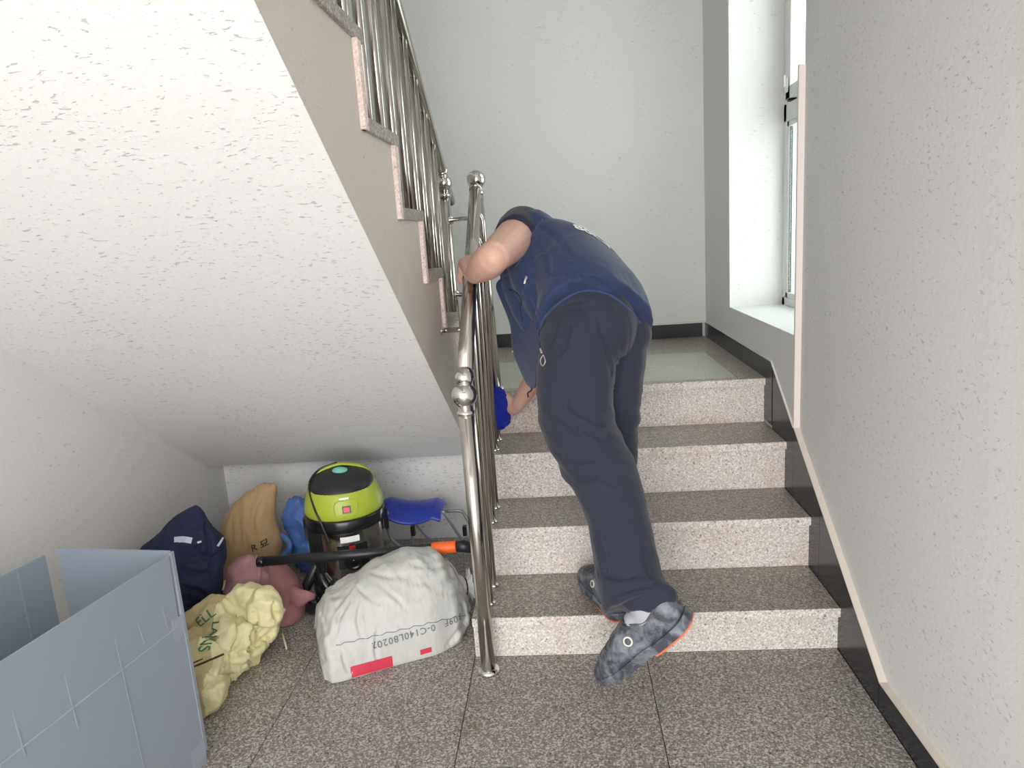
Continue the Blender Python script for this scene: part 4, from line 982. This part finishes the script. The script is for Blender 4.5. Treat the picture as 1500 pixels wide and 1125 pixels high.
# left side of the open front, hanging below the chest
tube(bm, [PX(775, 385, .26), PX(788, 415, .20), PX(800, 445, .15), PX(806, 470, .12)], [0.07, 0.075, 0.065, 0.045], 20)
tube(bm, [PX(752, 392, .30), PX(762, 420, .26), PX(776, 450, .21), PX(786, 480, .17)], [0.045, 0.055, 0.055, 0.04], 20)
me = fuse(bm, 0.005, 10)
def vw(p, nn):
    return 0.005*(ridged(V((p.x*6+p.z*5, p.y*7, p.z*8-p.y*4)), 51)-0.45) + 0.0015*ridged(p*22, 52)
displace(me, vw)
creases(me, [[(778, 345), (800, 372), (806, 405)], [(790, 335), (815, 350), (838, 380)], [(808, 405), (826, 400), (850, 408)], [(770, 400), (782, 425), (784, 455)], [(830, 395), (860, 405), (890, 425)]], 0.005, 5.5)
vest = obj('vest', me, M['vest'], PS, True)
VB = bvh_of(vest)
def bvh_join(*os):
    vs = []; ps = []
    for o in os:
        off = V((0,0,0)); q = o
        while q is not None: off += q.location; q = q.parent
        k = len(vs); vs += [v.co + off for v in o.data.vertices]; ps += [tuple(i+k for i in p.vertices) for p in o.data.polygons]
    return BVHTree.FromPolygons(vs, ps)
# open front panel hanging from the chest
rows = [[(724, 416, .27), (737, 404, .255), (758, 402, .22), (782, 414, .16), (806, 436, .10)],
        [(731, 432, .265), (742, 436, .245), (762, 440, .20), (786, 450, .125), (802, 462, .07)],
        [(741, 455, .255), (752, 462, .23), (768, 470, .18), (786, 480, .10), (796, 486, .05)],
        [(751, 480, .245), (758, 488, .22), (771, 496, .16), (784, 502, .09), (793, 506, .045)],
        [(749, 508, .235), (757, 514, .20), (770, 520, .145), (783, 526, .085), (790, 526, .05)],
        [(760, 536, .22), (765, 540, .19), (773, 544, .14), (782, 546, .09), (787, 545, .06)],
        [(771, 560, .20), (774, 564, .175), (778, 568, .14), (782, 570, .10), (786, 566, .07)]]
bm = bmesh.new(); vt = [[bm.verts.new(PX(*p)) for p in r] for r in rows]
for a, b in zip(vt[:-1], vt[1:]):
    for i in range(4): bm.faces.new((a[i], a[i+1], b[i+1], b[i]))
me = mesh_from(bm); so = bpy.data.objects.new('tmp', me); COL.objects.link(so)
md = so.modifiers.new('u', 'SUBSURF'); md.levels = 3; md = so.modifiers.new('s', 'SOLIDIFY'); md.thickness = 0.006; md.offset = 0
dg = bpy.context.evaluated_depsgraph_get(); dg.update(); me2 = bpy.data.meshes.new_from_object(so.evaluated_get(dg)); bpy.data.objects.remove(so)
displace(me2, lambda p, n: 0.0) 
for v in me2.vertices:
    d_ = ray(760, 480).normalized(); v.co += d_*0.010*(ridged(V((v.co.x*10 - v.co.z*3, v.co.y*4, v.co.z*7 + v.co.x*8)), 61)-0.4)
flap = obj('front_panel', me2, M['vest'], vest, True)
FB = bvh_join(vest, flap, tro)
seam(FB, [(790, 486), (795, 470), (812, 450), (836, 433), (860, 426), (885, 429), (908, 442), (926, 459), (938, 474)], 0.0042, 'vest_trim', 'hem_binding', vest)
seam(FB, [(771, 418), (766, 430), (782, 444), (790, 470), (788, 490)], 0.0020, 'vest_trim', 'pocket_edge', vest)
seam(FB, [(745, 424), (756, 428), (764, 440), (762, 452), (766, 470)], 0.0018, 'zip_dark', 'pocket_zip', vest)
seam(FB, [(771, 406), (770, 412), (769, 416)], 0.0042, 'zip', 'zip_pull', vest, 0.003)
seam(FB, [(752, 514), (751, 519), (752, 523)], 0.0030, 'zip', 'zip_pull', vest, 0.003)
a_ = PX(780, 566, .12); obj('drawcord', tube(bmesh.new(), curve_pts([a_, PX(778, 572, .11), PX(773, 576, .11), PX(774, 582, .11)], 5), 0.0025, 6), M['zip_dark'], vest, True)
seam(VB, [(795, 322), (782, 340), (772, 362), (762, 382), (748, 398), (740, 404)], 0.0030, 'vest_trim', 'armhole_binding', vest)
# print on the back
VO = spine[2].lerp(spine[3], 0.6) + bv*0.12 - rv*0.035
for s_, off, dx in (('6/\\-', 0.026, 0.0), ('8oo-n', -0.012, 0.0)):
    print_on('back_print', text_mesh(s_, 0.056, 0.0024), VB, VO + sv*off + rv*dx, rv, sv, M['white_print'], vest, 0.003, 1, 0.4)
# ---- shirt sleeves
bm = bmesh.new()
def sleeve(a, b, r0, r1, f=0.42):
    ax_ = (b-a); tube(bm, [a - ax_.normalized()*0.05, a, a + ax_*f*0.6, a + ax_*f], [r0*0.8, r0, (r0+r1)/2, r1], 28)
sleeve(LSH + V((0.004, 0, 0.004)), LEL, 0.080, 0.071, 0.30); sleeve(RSH, REL, 0.070, 0.062)
me = fuse(bm, 0.006, 4); displace(me, lambda p, n: 0.003*(ridged(p*16, 71)-0.4)); tee = obj('shirt', me, M['tee'], PS, True)

# ---- socks and clogs
def foot_frame(toe, heel, side_hint, roll=0.0):
    x = (toe-heel).normalized(); y = V(side_hint); y = (y - x*y.dot(x)).normalized(); z = x.cross(y)
    if z.z < 0: z = -z
    y2 = y*math.cos(roll) + z*math.sin(roll); z2 = z*math.cos(roll) - y*math.sin(roll)
    return x, y2, z2
UP = [(-0.006, 0.020, 0.022, 0.066), (0.004, 0.033, 0.012, 0.086), (0.03, 0.041, 0.006, 0.088), (0.07, 0.0425, 0.004, 0.080), (0.11, 0.0440, 0.004, 0.084), (0.145, 0.0465, 0.004, 0.097), (0.18, 0.0505, 0.005, 0.088), (0.215, 0.0535, 0.007, 0.074), (0.25, 0.0525, 0.009, 0.067), (0.28, 0.0460, 0.012, 0.058), (0.297, 0.0340, 0.015, 0.050), (0.306, 0.016, 0.020, 0.040)]
def clog(toe, heel, side, roll, label):
    x, y, z = foot_frame(toe, heel, side, roll); k = (toe-heel).length/0.300
    L2 = lambda X, Y, Z: heel + x*(X*k) + y*(Y*k) + z*((Z-0.035)*k)
    c = empty('clog', heel); c.parent = PS; c.location = heel - PS.location
    bm = bmesh.new(); rings = []
    for X, hw, zb, zt_ in UP:
        rg = []
        for i in range(36):
            a = 2*math.pi*i/36; cy, cz = math.cos(a), math.sin(a)
            wy = hw*math.copysign(abs(cy)**0.75, cy); m_ = (zb+zt_)/2; hz_ = (zt_-zb)/2
            wz = m_ + hz_*math.copysign(abs(cz)**(0.5 if cz < 0 else 0.95), cz); 
            if cz > 0: wy *= 1 - 0.10*cz
            rg.append(L2(X, wy, wz))
        rings.append(rg)
    loft(bm, rings); me = mesh_from(bm); so = bpy.data.objects.new('tmp', me); COL.objects.link(so); md = so.modifiers.new('u', 'SUBSURF'); md.levels = 2
    dg = bpy.context.evaluated_depsgraph_get(); dg.update(); me2 = bpy.data.meshes.new_from_object(so.evaluated_get(dg)); bpy.data.objects.remove(so)
    up_ = obj('upper', me2, M['clog'], c, True)
    def sole(name, z0, z1, mat, x0=-0.012, x1=0.312, w_=1.07):
        bm = bmesh.new(); out = []
        xs_ = [x0 + (x1-x0)*i/26 for i in range(27)]
        def hw(X):
            for (a, wa, *_), (b, wb, *_) in zip(UP[:-1], UP[1:]):
                if a <= X <= b: return wa + (wb-wa)*(X-a)/(b-a)
            return 0.004
        def rock(X): return 0.020*max(0, (X-0.20)/0.11)**2 + 0.006*max(0, (0.03-X)/0.04)**2 - (0.006 if X < 0.10 else 0.006*max(0, 1-(X-0.10)/0.03))
        top = []; bot = []
        per_ = [(X, hw(X)*w_+0.001) for X in xs_] + [(X, -hw(X)*w_-0.001) for X in xs_[::-1]]
        A = [bm.verts.new(L2(X, Y, z1 + rock(X))) for X, Y in per_]; B = [bm.verts.new(L2(X, Y*0.985, z0 + rock(X))) for X, Y in per_]
        n = len(A)
        for i in range(n): bm.faces.new((A[i], A[(i+1)%n], B[(i+1)%n], B[i]))
        h = n//2
        for T in (A, B):
            for i in range(h-1): bm.faces.new((T[i], T[i+1], T[n-2-i], T[n-1-i]))
        return obj(name, bm, M[mat], c)
    sole('sole', -0.004, 0.020, 'clog', -0.0058, 0.307, w_=1.015); sole('outsole', -0.0085, -0.0042, 'clog_orange', -0.005, 0.115, 1.03)
    # rim of the opening
    UBv = bvh_of(up_); rim = []
    for i in range(33):
        a = 2*math.pi*i/32; X, Y = 0.070 + 0.066*math.cos(a), 0.040*math.sin(a)
        s0 = L2(X, Y*0.86, 0.2); h_ = UBv.ray_cast(s0, -z)
        if h_[0] is not None: rim.append(h_[0])
    if len(rim) > 8: obj('collar_rim', tube(bmesh.new(), rim, 0.0032*k, 8), M['clog_sole'], c, True)
    for sgn in (-1, 1):
        p = L2(0.142, sgn*0.10, 0.058); h_ = UBv.ray_cast(p, -y*sgn)
        if h_[0] is not None:
            n_ = h_[1] if h_[1].dot(y*sgn) > 0 else -h_[1]
            rv_ = obj('rivet', lathe(bmesh.new(), [(0.0125*k, 0), (0.0125*k, 0.002), (0.011*k, 0.003), (0.0085*k, 0.003), (0.008*k, 0.0015), (0.001, 0.0015)], h_[0], n_, 24), M['badge_w'], c, True)
            obj('rivet_centre', lathe(bmesh.new(), [(0.0095*k, 0), (0.0092*k, 0.0024), (0.0055*k, 0.0026), (0.004*k, 0.0036), (0.001, 0.0036)], h_[0], n_, 20), M['clog_sole'], rv_, True)
    # raised ribs over the toes
    for j, X in enumerate((0.195, 0.225, 0.252)):
        rb = []
        for i in range(15):
            Y = -0.034 + 0.068*i/14; h_ = UBv.ray_cast(L2(X - 0.012*abs(Y/0.034)**2, Y, 0.2), -z)
            if h_[0] is not None: rb.append(h_[0])
        if len(rb) > 3: obj('toe_rib', tube(bmesh.new(), rb, 0.0028*k, 6), M['clog'], c, True)
    return c, L2
lc_, LL = clog(TOE, HEEL, CC - (TOE+HEEL)/2, -0.28, None)
rc_, RL = clog(RTOE, RHEEL, V((1, 0.4, 0)), 0.0, None)
def sock(LLf, ank, name='sock'):
    bm = bmesh.new(); tube(bm, [LLf(0.11, 0, 0.045), LLf(0.075, 0, 0.07), LLf(0.062, 0, 0.10), ank], [0.034, 0.040, 0.0405, 0.042], 22)
    sphere(bm, LLf(0.05, 0, 0.06), 0.037, 18, 12); tube(bm, [LLf(0.08, 0, 0.075), LLf(0.125, 0, 0.072)], 0.031, 18)
    obj(name, fuse(bm, 0.005, 4), M['sock'], PS, True)
sock(LL, PX(938, 868, -.245)); sock(RL, PX(899, 862, .045))

# ---- blue cleaning cloth wrapped on the baluster
me = lump([((-1.014, 0.655, RWR.z-0.075), 0.010, 0.010, 0), ((-1.012, 0.652, RWR.z-0.055), 0.026, 0.024, 0), ((-1.012, 0.652, RWR.z-0.02), 0.028, 0.026, 0), ((-1.013, 0.654, RWR.z+0.02), 0.024, 0.024, 0), ((-1.014, 0.656, RWR.z+0.05), 0.022, 0.022, 0), ((-1.015, 0.658, RWR.z+0.075), 0.006, 0.008, 0)], n=48, amp=0.007, freq=30, seed=81, amp2=0.003)
tag(obj('cleaning_cloth', me, M['rag'], None, True), 'blue cleaning cloth pressed against the railing by a hand', 'cloth')
